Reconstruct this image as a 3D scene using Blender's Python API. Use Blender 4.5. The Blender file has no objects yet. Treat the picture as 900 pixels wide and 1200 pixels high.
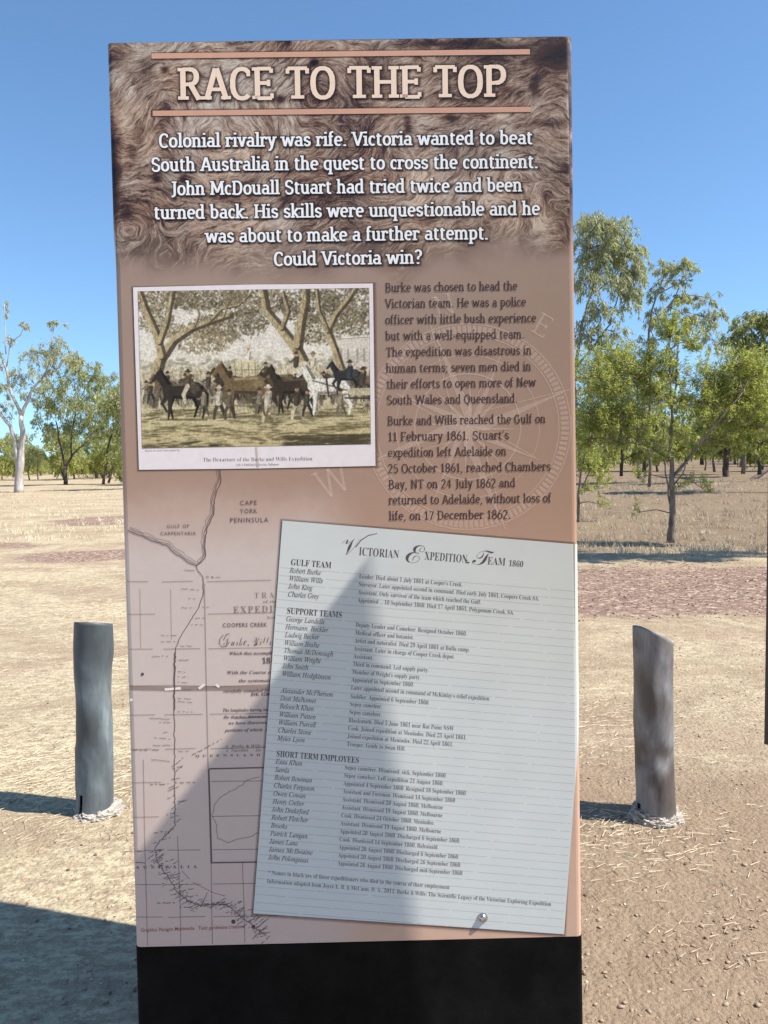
import bpy, bmesh, math, random
import numpy as np
from mathutils import Vector, Matrix, noise

sc = bpy.context.scene
COL = sc.collection
R = math.radians

# ------------------------------------------------------------------ camera
PITCH, ROLL, FPX, CAMH = R(3.7), R(1.1), 933.0, 1.5
_f = Vector((0, math.cos(PITCH), -math.sin(PITCH)))
_r0 = Vector((1, 0, 0)); _u0 = Vector((0, math.sin(PITCH), math.cos(PITCH)))
_r = math.cos(ROLL)*_r0 - math.sin(ROLL)*_u0
_u = math.cos(ROLL)*_u0 + math.sin(ROLL)*_r0
CAM = Vector((0, 0, CAMH))
cd = bpy.data.cameras.new('camera'); cam = bpy.data.objects.new('camera', cd); COL.objects.link(cam)
cam.matrix_world = Matrix(((_r.x, _u.x, -_f.x, CAM.x), (_r.y, _u.y, -_f.y, CAM.y), (_r.z, _u.z, -_f.z, CAM.z), (0, 0, 0, 1)))
cd.sensor_fit = 'VERTICAL'; cd.sensor_height = 36; cd.lens = FPX/1200*36
cd.clip_start = 0.05; cd.clip_end = 5000
sc.camera = cam

def ray(px, py):
    return _f*FPX + (px-450)*_r - (py-600)*_u
def G(px, py, z=0.0):                       # point of the ground seen in direction (px, py)
    d = ray(px, py); t = (z-CAMH)/d.z
    return CAM + d*t
def at(px, py, Y):                          # point at distance Y in direction (px, py)
    d = ray(px, py)
    return CAM + d*(Y/d.y)

# ------------------------------------------------------------------ light
SUN_EL, SUN_AZ = R(52), R(15.5)             # azimuth measured from +x towards the camera (-y)
S = Vector((math.cos(SUN_EL)*math.cos(SUN_AZ), -math.cos(SUN_EL)*math.sin(SUN_AZ), math.sin(SUN_EL)))
w = bpy.data.worlds.new('World'); sc.world = w; w.use_nodes = True
nt = w.node_tree; nt.nodes.clear()
sky = nt.nodes.new('ShaderNodeTexSky'); sky.sky_type = 'NISHITA'; sky.sun_disc = False
sky.sun_elevation = SUN_EL; sky.sun_rotation = math.atan2(S.x, S.y)
sky.air_density = 1.0; sky.dust_density = 0.05; sky.ozone_density = 1.6; sky.altitude = 1200
bg = nt.nodes.new('ShaderNodeBackground'); bg.inputs['Strength'].default_value = 0.122
wo = nt.nodes.new('ShaderNodeOutputWorld')
tint = nt.nodes.new('ShaderNodeMix'); tint.data_type = 'RGBA'; tint.blend_type = 'MULTIPLY'; tint.inputs[0].default_value = 1
tint.inputs[7].default_value = (0.78, 0.95, 1.04, 1); nt.links.new(sky.outputs[0], tint.inputs[6]); nt.links.new(tint.outputs[2], bg.inputs['Color'])
# very clear air: the whole dome is read a little higher above the horizon
wtc = nt.nodes.new('ShaderNodeTexCoord'); wsp = nt.nodes.new('ShaderNodeSeparateXYZ'); wm = nt.nodes.new('ShaderNodeMath'); wm.operation = 'MULTIPLY_ADD'; wm.inputs[1].default_value = .86; wm.inputs[2].default_value = .062
wcb = nt.nodes.new('ShaderNodeCombineXYZ'); wnv = nt.nodes.new('ShaderNodeVectorMath'); wnv.operation = 'NORMALIZE'
nt.links.new(wtc.outputs['Generated'], wsp.inputs[0]); nt.links.new(wsp.outputs[0], wcb.inputs[0]); nt.links.new(wsp.outputs[1], wcb.inputs[1]); nt.links.new(wsp.outputs[2], wm.inputs[0]); nt.links.new(wm.outputs[0], wcb.inputs[2]); nt.links.new(wcb.outputs[0], wnv.inputs[0]); nt.links.new(wnv.outputs[0], sky.inputs[0]); nt.links.new(bg.outputs[0], wo.inputs['Surface'])
sl = bpy.data.lights.new('sun', 'SUN'); sl.energy = 5.0; sl.angle = R(0.53); sl.color = (1.0, 0.95, 0.87)
so = bpy.data.objects.new('sun', sl); COL.objects.link(so)
so.rotation_euler = (-S).to_track_quat('-Z', 'Y').to_euler(); so.location = S*20
sc.view_settings.view_transform = 'Standard'; sc.view_settings.look = 'None'
sc.view_settings.gamma = 1; sc.view_settings.exposure = 0.70
sc.cycles.max_bounces = 8; sc.cycles.transparent_max_bounces = 12

# ------------------------------------------------------------------ helpers
def s2l(c):
    c = np.asarray(c, dtype=float)/255.0
    return np.where(c <= 0.04045, c/12.92, ((c+0.055)/1.055)**2.4)
PR = 1.12                                    # print: picture value -> reflectance
def alb(c, k=PR):
    return tuple(float(v) for v in np.clip(s2l(c)*k, 0, 0.9))

def tag(o, label=None, cat=None, group=None, kind=None):
    if label: o['label'] = label
    if cat: o['category'] = cat
    if group: o['group'] = group
    if kind: o['kind'] = kind
    return o
def empty(name, loc=(0, 0, 0), rot=(0, 0, 0), parent=None):
    o = bpy.data.objects.new(name, None); COL.objects.link(o)
    o.location = loc; o.rotation_euler = rot; o.empty_display_size = 0.1
    if parent: o.parent = parent
    return o
def link(name, me, mat, parent=None, smooth=False):
    o = bpy.data.objects.new(name, me); COL.objects.link(o)
    if mat is not None and not me.materials: me.materials.append(mat)
    if parent: o.parent = parent
    if smooth: me.polygons.foreach_set('use_smooth', [True]*len(me.polygons))
    return o
def mesh_py(name, v, f):
    me = bpy.data.meshes.new(name); me.from_pydata([tuple(p) for p in v], [], f); me.update(); return me
def mesh_np(name, v, q, colors=None):
    """v (n,3), q (m,k) arrays"""
    v = np.ascontiguousarray(v, dtype=np.float32); q = np.ascontiguousarray(q, dtype=np.int32)
    me = bpy.data.meshes.new(name); k = q.shape[1]
    me.vertices.add(len(v)); me.vertices.foreach_set('co', v.ravel())
    me.loops.add(q.size); me.loops.foreach_set('vertex_index', q.ravel())
    me.polygons.add(len(q))
    me.polygons.foreach_set('loop_start', np.arange(0, q.size, k, dtype=np.int32))
    if colors is not None:
        a = me.color_attributes.new('Col', 'FLOAT_COLOR', 'POINT')
        a.data.foreach_set('color', np.ascontiguousarray(colors, dtype=np.float32).ravel())
    me.update(calc_edges=True); me.validate()
    return me

class MB:
    def __init__(self): self.v = []; self.f = []
    def add(self, v, f):
        n = len(self.v); self.v += [tuple(p) for p in v]; self.f += [tuple(i+n for i in q) for q in f]
    def box(self, x0, x1, y0, y1, z0, z1):
        self.add([(x, y, z) for z in (z0, z1) for y in (y0, y1) for x in (x0, x1)],
                 [(0, 2, 3, 1), (4, 5, 7, 6), (0, 1, 5, 4), (1, 3, 7, 5), (3, 2, 6, 7), (2, 0, 4, 6)])
    def prism(self, poly, z0, z1):            # poly counter-clockwise (x, y)
        n = len(poly)
        self.add([(x, y, z0) for x, y in poly]+[(x, y, z1) for x, y in poly],
                 [tuple(range(n-1, -1, -1)), tuple(range(n, 2*n))]+[(i, (i+1) % n, n+(i+1) % n, n+i) for i in range(n)])
    def tube(self, pts, rad, seg=6, cap=True):
        pts = [Vector(p) for p in pts]; n = len(pts); rings = []
        prev = None
        for i in range(n):
            t = (pts[min(i+1, n-1)]-pts[max(i-1, 0)])
            if t.length < 1e-9: t = Vector((0, 0, 1))
            t.normalize()
            if prev is None:
                a = t.cross(Vector((0.3, 0.8, 0.1)));
                if a.length < 1e-3: a = t.cross(Vector((1, 0, 0)))
            else:
                a = prev - t*prev.dot(t)
                if a.length < 1e-6: a = t.cross(Vector((1, 0, 0)))
            a.normalize(); prev = a; b = t.cross(a)
            rr = rad[i] if hasattr(rad, '__len__') else rad
            rings.append([pts[i]+(a*math.cos(2*math.pi*k/seg)+b*math.sin(2*math.pi*k/seg))*rr for k in range(seg)])
        v = [p for r_ in rings for p in r_]; f = []
        for i in range(n-1):
            for k in range(seg):
                f.append((i*seg+k, i*seg+(k+1) % seg, (i+1)*seg+(k+1) % seg, (i+1)*seg+k))
        if cap: f += [tuple(range(seg-1, -1, -1)), tuple(range((n-1)*seg, n*seg))]
        self.add(v, f)
    def build(self, name, mat, parent=None, smooth=False):
        return link(name, mesh_py(name, self.v, self.f), mat, parent, smooth)

# ------------------------------------------------------------------ materials
def newmat(name):
    m = bpy.data.materials.new(name); m.use_nodes = True
    n = m.node_tree.nodes; p = n['Principled BSDF']; return m, m.node_tree, n, p
def N(nt_, t, **kw):
    n = nt_.nodes.new(t)
    for k, v in kw.items():
        if k in n.inputs: n.inputs[k].default_value = v
        else: setattr(n, k, v)
    return n
def ramp(nt_, stops):
    n = nt_.nodes.new('ShaderNodeValToRGB'); e = n.color_ramp.elements
    while len(e) < len(stops): e.new(0.5)
    for i, (p, c) in enumerate(stops):
        e[i].position = p; e[i].color = (*c, 1) if len(c) == 3 else c
    return n
def mixc(nt_, fac, a, b, mode='MIX'):
    n = nt_.nodes.new('ShaderNodeMix'); n.data_type = 'RGBA'; n.blend_type = mode
    for s_, v in ((0, fac), (6, a), (7, b)):
        if isinstance(v, (int, float)): n.inputs[s_].default_value = v
        elif isinstance(v, tuple): n.inputs[s_].default_value = (*v, 1) if len(v) == 3 else v
        else: nt_.links.new(v, n.inputs[s_])
    return n.outputs[2]
def mth(nt_, op, a, b=None, clamp=False):
    n = nt_.nodes.new('ShaderNodeMath'); n.operation = op; n.use_clamp = clamp
    for i, v in enumerate((a, b)):
        if v is None: continue
        if isinstance(v, (int, float)): n.inputs[i].default_value = v
        else: nt_.links.new(v, n.inputs[i])
    return n.outputs[0]

def flat(name, col, rough=0.6, alpha=1.0, spec=0.5):
    m, t, n, p = newmat(name)
    p.inputs['Roughness'].default_value = rough; p.inputs['Specular IOR Level'].default_value = spec
    co = N(t, 'ShaderNodeTexCoord'); ns = N(t, 'ShaderNodeTexNoise', Scale=60.0, Detail=3.0)
    t.links.new(co.outputs['Object'], ns.inputs['Vector'])
    dark = tuple(c*0.9 for c in col); lite = tuple(min(1, c*1.08) for c in col)
    t.links.new(mixc(t, ns.outputs['Fac'], dark, lite), p.inputs['Base Color'])
    p.inputs['Alpha'].default_value = alpha
    return m
def ink(name, rgb, alpha=1.0): return flat(name, alb(rgb), 0.5, alpha, 0.3)

# ================================================================== SIGN
LEAN, YAW = R(1.75), R(0.5)
O = Vector((0, 1.59, 1.5))
PX = Vector((math.cos(YAW), math.sin(YAW), 0))
_n0 = PX.cross(Vector((0, 0, 1)))            # towards the camera
PZ = Vector((0, 0, 1))*math.cos(LEAN) - _n0*math.sin(LEAN)
PN = PX.cross(PZ)
U0, U1, V0, V1 = -0.5200, 0.3836, -0.9758, 0.8237
def pl(px, py):                              # pixel of the photograph -> coordinates on the sign's face
    d = ray(px, py); t = PN.dot(O-CAM)/PN.dot(d); q = CAM+d*t-O
    return q.dot(PX), q.dot(PZ)
# local frame: x = PX, y = into the sign (-PN), z = PZ
SIGN_M = Matrix(((PX.x, -PN.x, PZ.x, O.x), (PX.y, -PN.y, PZ.y, O.y), (PX.z, -PN.z, PZ.z, O.z), (0, 0, 0, 1)))

sign = empty('interpretive_sign')
zbase = -1.5/math.cos(LEAN)
SIGN_M = SIGN_M @ Matrix.Translation((0, 0, zbase))   # origin at the foot of the sign
sign.matrix_world = SIGN_M
LZ = -zbase                                  # add to plane v to get local z
tag(sign, 'tall triangular information sign headed RACE TO THE TOP with black base', 'information sign')

# -- panel print material
def panel_mat(front=True):
    m, t, n, p = newmat('printed_vinyl_'+('front' if front else 'side'))
    tc = N(t, 'ShaderNodeTexCoord'); sx = N(t, 'ShaderNodeSeparateXYZ')
    t.links.new(tc.outputs['Object'], sx.inputs[0])
    v = mth(t, 'SUBTRACT', sx.outputs['Z'], LZ)
    ns = N(t, 'ShaderNodeTexNoise', Scale=5.0, Detail=4.0, Roughness=0.6)
    t.links.new(tc.outputs['Object'], ns.inputs['Vector'])
    # height 0..1 through the print
    h = mth(t, 'DIVIDE', mth(t, 'SUBTRACT', v, V0), V1-V0)
    hn = mth(t, 'ADD', h, mth(t, 'MULTIPLY', mth(t, 'SUBTRACT', ns.outputs['Fac'], 0.5), 0.05))
    ra = ramp(t, [(0.0, alb((200, 164, 140))), (0.40, alb((182, 146, 124))), (0.52, alb((164, 134, 114))), (0.70, alb((156, 132, 115))), (0.86, alb((156, 133, 120))), (1.0, alb((150, 126, 120)))])
    t.links.new(hn, ra.inputs[0])
    rb = ramp(t, [(0.0, alb((196, 172, 160))), (0.3, alb((198, 182, 172))), (0.44, alb((198, 182, 172))), (0.49, alb((184, 157, 141))), (0.535, alb((164, 136, 117)))])
    t.links.new(hn, rb.inputs[0])
    # map sheet on the left fades out to the right
    mx = N(t, 'ShaderNodeMapRange'); mx.interpolation_type = 'SMOOTHSTEP'
    mx.inputs['From Min'].default_value = -0.16; mx.inputs['From Max'].default_value = -0.02
    t.links.new(sx.outputs['X'], mx.inputs['Value'])
    c = mixc(t, mx.outputs[0], rb.outputs[0], ra.outputs[0])
    # above the map only the flat tan
    mz = N(t, 'ShaderNodeMapRange'); mz.inputs['From Min'].default_value = 0.50; mz.inputs['From Max'].default_value = 0.535
    t.links.new(hn, mz.inputs['Value'])
    c = mixc(t, mz.outputs[0], c, ra.outputs[0])
    fn = N(t, 'ShaderNodeTexNoise', Scale=40.0, Detail=5.0, Roughness=0.7)
    t.links.new(tc.outputs['Object'], fn.inputs['Vector'])
    c = mixc(t, mth(t, 'MULTIPLY', fn.outputs['Fac'], 0.16), c, alb((120, 92, 84)))
    tn = N(t, 'ShaderNodeTexNoise', Scale=22.0, Detail=4.0, Roughness=0.7); t.links.new(tc.outputs['Object'], tn.inputs['Vector'])
    tr_ = ramp(t, [(0.35, alb((40, 34, 42))), (0.55, alb((96, 78, 74))), (0.7, alb((170, 150, 138)))]); t.links.new(tn.outputs['Fac'], tr_.inputs[0])
    mt_ = N(t, 'ShaderNodeMapRange'); mt_.interpolation_type = 'SMOOTHSTEP'; mt_.inputs['From Min'].default_value = 0.74; mt_.inputs['From Max'].default_value = 0.84; t.links.new(hn, mt_.inputs['Value'])
    c = mixc(t, mt_.outputs[0], c, tr_.outputs[0])
    t.links.new(c, p.inputs['Base Color'])
    p.inputs['Roughness'].default_value = 0.5; p.inputs['Specular IOR Level'].default_value = 0.2
    bp = N(t, 'ShaderNodeBump', Strength=0.04, Distance=0.002); wn = N(t, 'ShaderNodeTexNoise', Scale=6.0, Detail=1.0)
    t.links.new(tc.outputs['Object'], wn.inputs['Vector']); t.links.new(wn.outputs['Fac'], bp.inputs['Height']); t.links.new(bp.outputs[0], p.inputs['Normal'])
    return m
M_panel = panel_mat()
M_black = flat('black_painted_steel', (0.0045, 0.004, 0.004), 0.6, 1.0, 0.08)
bt = M_black.node_tree; bn = bt.nodes['Noise Texture']; bn.inputs['Scale'].default_value = 7; bn.inputs['Detail'].default_value = 8; bn.inputs['Roughness'].default_value = .75
br = ramp(bt, [(.42, (.0035, .0032, .0032)), (.62, (.009, .008, .0075)), (.8, (.02, .017, .015))]); bt.links.new(bn.outputs['Fac'], br.inputs[0]); bt.links.new(br.outputs[0], bt.nodes['Principled BSDF'].inputs['Base Color'])
M_cap = flat('dark_cap_metal', (0.05, 0.05, 0.055), 0.4)

# triangular plan: three faces folded round small radii. local y = 0 is the front face
RC = 0.011
uc = (U0+U1)/2; hw = (U1-U0)/2
DEP = 0.71
FL, FR = U0-.004, U1+.002                     # outermost lines of the folded edges
corners = [(-hw-0.013, 0.0), (hw+0.011, 0.0), (0.02-uc, DEP)]
def rounded(poly, r, seg=5):
    out = []; n = len(poly)
    for i in range(n):
        p = Vector(poly[i]); a = (Vector(poly[i-1])-p).normalized(); b = (Vector(poly[(i+1) % n])-p).normalized()
        half = math.acos(max(-1, min(1, a.dot(b))))/2
        c = p+(a+b).normalized()*(r/math.sin(half))
        t0 = p+a*(r/math.tan(half)); t1 = p+b*(r/math.tan(half))
        a0 = math.atan2(*(t0-c).yx); a1 = math.atan2(*(t1-c).yx)
        d = (a1-a0+math.pi) % (2*math.pi)-math.pi
        for k in range(seg+1):
            th = a0+d*k/seg; out.append((c.x+r*math.cos(th), c.y+r*math.sin(th)))
    return out
plan = [(x+uc, y) for x, y in rounded(corners, RC)]
def wall_strip(mb, pts, z0, z1, nz=1):
    v = []; f = []
    for k in range(nz+1):
        z = z0+(z1-z0)*k/nz; v += [(x, y, z) for x, y in pts]
    m_ = len(pts)
    for k in range(nz):
        for i in range(m_-1): f.append((k*m_+i, k*m_+i+1, (k+1)*m_+i+1, (k+1)*m_+i))
    mb.add(v, f)
# front panel = from middle of corner 0 round the front to middle of corner 1
n6 = len(plan)//3
loops = [[plan[(3+k) % len(plan)] for k in range(0, 6+1)], None, None]
idx0 = list(range(3, 3+7)); idx1 = list(range(9, 9+7)); idx2 = list(range(15, 15+7))
Zb, Zt = V0+LZ, V1+LZ
front = MB(); wall_strip(front, [plan[i % 18] for i in idx0], Zb, Zt, 4)
# back side of the sheet, 3 mm thick
fo = front.build('front_panel', M_panel, sign)
sd = fo.modifiers.new('thick', 'SOLIDIFY'); sd.thickness = 0.003; sd.offset = -1
for idx in (idx1, idx2):
    b = MB(); wall_strip(b, [plan[i % 18] for i in idx], Zb, Zt, 4)
    o = b.build('side_panel', M_panel, sign); s_ = o.modifiers.new('thick', 'SOLIDIFY'); s_.thickness = 0.003; s_.offset = -1
ins = [(x+uc, y) for x, y in rounded([(-hw-0.007, 0.002), (hw+0.005, 0.002), (0.02-uc, DEP-0.01)], RC)]
b = MB(); b.prism(ins, Zt-0.02, Zt-0.004); b.build('top_cap', M_cap, sign)
ins2 = [(x+uc, y) for x, y in rounded([(-hw-0.014, -0.0006), (hw+0.012, -0.0006), (0.02-uc, DEP+0.001)], RC)]
b = MB(); b.prism(ins2, -0.1, Zb-0.0015); b.build('base', M_black, sign)
# thin recessed shadow gap between print and base
b = MB(); b.prism(ins, Zb-0.0015, Zb+0.01); b.build('inner_frame', M_black, sign)

# ---- wood burl print: line-integral texture baked to vertex colours
rng = np.random.default_rng(7)
def blur(a, r):
    for ax in (0, 1):
        k = np.exp(-0.5*(np.arange(-3*r, 3*r+1)/max(r, 1e-6))**2); k /= k.sum()
        pad = [(0, 0), (0, 0)]; pad[ax] = (3*r, 3*r)
        b_ = np.pad(a, pad, mode='reflect'); out = np.zeros_like(a)
        for i, kk in enumerate(k):
            sl_ = [slice(None), slice(None)]; sl_[ax] = slice(i, i+a.shape[ax]); out += kk*b_[tuple(sl_)]
        a = out
    return a
def fnoise(h, w_, scale, seed, octs=1):
    g = np.random.default_rng(seed); tot = np.zeros((h, w_)); amp = 1.0; s_tot = 0
    for o_ in range(octs):
        s_ = max(scale/(2**o_), 1.0); nh, nw = int(h/s_)+4, int(w_/s_)+4
        lat = g.random((nh, nw)); yy = np.arange(h)/s_; xx = np.arange(w_)/s_
        y0 = yy.astype(int); x0 = xx.astype(int); fy = yy-y0; fx = xx-x0
        fy = fy*fy*(3-2*fy); fx = fx*fx*(3-2*fx)
        a_ = lat[y0][:, x0]; b_ = lat[y0][:, x0+1]; c_ = lat[y0+1][:, x0]; d_ = lat[y0+1][:, x0+1]
        tot += amp*((a_*(1-fx)+b_*fx)*(1-fy[:, None])+(c_*(1-fx)+d_*fx)*fy[:, None]); s_tot += amp; amp *= 0.5
    return tot/s_tot
def sheet_mesh(name, quad, img, yoff, mat, parent):
    """img (h,w,4) linear colours on the quad TL,TR,BR,BL of pixel coords, row 0 = top"""
    h, w_ = img.shape[:2]
    tl, tr, br, bl = [np.array(pl(*q)) for q in quad]
    s_ = np.linspace(0, 1, w_)[None, :, None]; t_ = np.linspace(0, 1, h)[:, None, None]
    P = (tl*(1-s_)+tr*s_)*(1-t_)+(bl*(1-s_)+br*s_)*t_
    v = np.zeros((h*w_, 3)); v[:, 0] = P[..., 0].ravel(); v[:, 1] = yoff; v[:, 2] = P[..., 1].ravel()+LZ
    u_ = v[:, 0]; over = np.maximum(np.maximum((FL+RC)-u_, u_-(FR-RC)), 0); over = np.minimum(over, RC*.995)   # follow the fold at either edge
    v[:, 1] += RC-np.sqrt(RC*RC-over*over)
    i = np.arange(h*w_).reshape(h, w_)
    q = np.stack([i[1:, :-1], i[1:, 1:], i[:-1, 1:], i[:-1, :-1]], -1).reshape(-1, 4)
    return link(name, mesh_np(name, v, q, img.reshape(-1, 4)), mat, parent)
def attr_mat(name, rough=0.42, alpha=False):
    m, t, n, p = newmat(name)
    a = N(t, 'ShaderNodeVertexColor', layer_name='Col')
    t.links.new(a.outputs['Color'], p.inputs['Base Color'])
    if alpha: t.links.new(a.outputs['Alpha'], p.inputs['Alpha'])
    p.inputs['Roughness'].default_value = rough; p.inputs['Specular IOR Level'].default_value = 0.2
    return m
def wood_image():
    x0, x1, y0, y1 = 130, 668, 44, 352
    SC = 1.25; W_, H_ = int((x1-x0)*SC), int((y1-y0)*SC)
    X, Y = np.meshgrid(np.linspace(x0, x1, W_), np.linspace(y0, y1, H_))
    # stream function: broad diagonal flow with eddies
    psi = 0.9*(X*0.35+Y*0.75)+62*(fnoise(H_, W_, 130*SC, 3, 2)-0.5)*2+17*(fnoise(H_, W_, 56*SC, 4, 1)-0.5)*2+3.5*(fnoise(H_, W_, 18*SC, 5, 1)-.5)*2
    for ex, ey, er, es in ((150, 252, 26, 30), (345, 110, 40, 30), (520, 90, 36, -30), (205, 100, 30, 26), (600, 190, 60, 26), (165, 160, 22, -22), (480, 160, 30, 18), (148, 300, 34, 24)):
        psi += es*np.exp(-((X-ex)**2+(Y-ey)**2)/(2*er*er))
    gy, gx = np.gradient(psi); mag = np.hypot(gx, gy)+1e-6
    vx, vy = -gy/mag, gx/mag                      # along contours
    ang = (fnoise(H_, W_, 7, 51, 2)-.5)*1.5       # tufts: the hair strays from the flow
    vx, vy = vx*np.cos(ang)-vy*np.sin(ang), vx*np.sin(ang)+vy*np.cos(ang)
    jj, ii = np.meshgrid(np.arange(W_), np.arange(H_))
    def licf(src, steps, h_):
        acc = src.copy(); cnt = 1.0
        for sgn in (1, -1):
            px_, py_ = jj.astype(float), ii.astype(float)
            for k in range(steps):
                a_ = np.clip(py_.round().astype(int), 0, H_-1); b_ = np.clip(px_.round().astype(int), 0, W_-1)
                px_ = px_+sgn*vx[a_, b_]*h_; py_ = py_+sgn*vy[a_, b_]*h_
                a_ = np.clip(py_.round().astype(int), 0, H_-1); b_ = np.clip(px_.round().astype(int), 0, W_-1)
                acc += src[a_, b_]; cnt += 1
        acc /= cnt; return (acc-acc.mean())/acc.std()
    l1 = licf(rng.random((H_, W_)), 7, 0.9); l2 = licf(fnoise(H_, W_, 3.6, 11, 1), 12, 1.0); l3 = licf(fnoise(H_, W_, 9, 12, 2), 14, 1.5)
    lic = 1.0*l1+0.75*l2+0.32*l3; lic /= lic.std()
    low = fnoise(H_, W_, 60*SC, 21, 3); low = (low-low.mean())/low.std()
    hue = fnoise(H_, W_, 40*SC, 22, 3); hue = (hue-hue.mean())/hue.std()
    dark = np.zeros((H_, W_))
    for ex, ey, rx, ry, s_ in ((140, 62, 22, 22, 1.3), (175, 70, 12, 14, 1.1), (133, 200, 9, 60, 1.6), (140, 110, 8, 16, .8), (146, 245, 9, 10, 1.6), (196, 76, 6, 5, 1.6), (369, 70, 5, 3.5, 2.4), (329, 112, 6, 5, 2.4), (214, 205, 6, 6, 1.8), (183, 204, 5, 5, 1.8),
                               (655, 62, 45, 24, 2.0), (610, 58, 40, 9, 1.6), (520, 50, 60, 5, 1.0), (625, 100, 7, 14, 1.3), (638, 145, 24, 6, 1.3), (527, 137, 13, 4, 1.8), (476, 145, 5, 16, 1.3), (560, 105, 40, 14, .6), (655, 200, 16, 22, .6),
                               (155, 292, 20, 5, .9), (440, 62, 20, 12, .6), (165, 150, 14, 14, .5), (155, 175, 9, 9, 1.0), (600, 165, 30, 6, .7), (505, 116, 14, 18, .7), (300, 62, 14, 8, .4), (395, 110, 18, 14, .6)):
        wob = 1+0.5*(fnoise(H_, W_, 9, int(ex), 2)-.5)*2
        dark = np.maximum(dark, s_*np.exp(-(((X-ex)/rx)**2+((Y-ey)/ry)**2)*wob*1.1))
    shade = 0.60+0.155*lic+0.10*low
    shade += 0.10*np.clip((Y-230)/110, 0, 1)*np.clip(1-np.abs(X-480)/400, 0, 1)
    shade -= 0.16*np.clip((110-Y)/60, 0, 1)*np.clip((X-330)/150, -0.3, 1)
    shade -= 0.13*np.clip(l2-0.9, 0, 1.4)+0.06*np.clip(l1-1.1, 0, 1); shade += .03
    shade = shade-0.34*dark*(0.8+0.16*lic)
    lightc = s2l((206, 194, 178)); midc = s2l((146, 124, 108)); darkc = s2l((76, 55, 50)); blk = s2l((26, 23, 32))
    sh = np.clip(shade, 0, 1)[..., None]
    img = np.where(sh > 0.62, midc+(lightc-midc)*((sh-0.62)/0.38), np.where(sh > 0.34, darkc+(midc-darkc)*((sh-0.34)/0.28), blk+(darkc-blk)*(sh/0.34)))
    warm = np.clip(0.5+0.3*hue+0.5*np.clip((X-200)/400, 0, 1)*np.clip((Y-180)/120, 0, 1), 0, 1)[..., None]
    img = img*(np.array([1.0, 1.0, 1.0])*(1-warm)+np.array([1.09, 0.96, 0.86])*warm)
    img = np.clip(img*1.02, 0, 0.85)
    edge = 318+26*(fnoise(H_, W_, 60, 31, 2)-.5)*2-20*np.clip((X-420)/240, 0, 1)
    al = np.clip((edge+14-Y)/75, 0, 1); al = al*al*(3-2*al)
    al = np.clip(al*(1+0.25*lic*(1-al)), 0, 1)
    return np.concatenate([img, al[..., None]], -1)
M_wood = attr_mat('burl_print', 0.42, True)
prints = empty('dummy'); bpy.data.objects.remove(prints)
wi = wood_image()
wob = sheet_mesh('wood_grain_print', [(125.4, 50.6), (669.2, 43.6), (673.2, 348), (134.4, 357)], wi, -0.0003, M_wood, fo)

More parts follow.
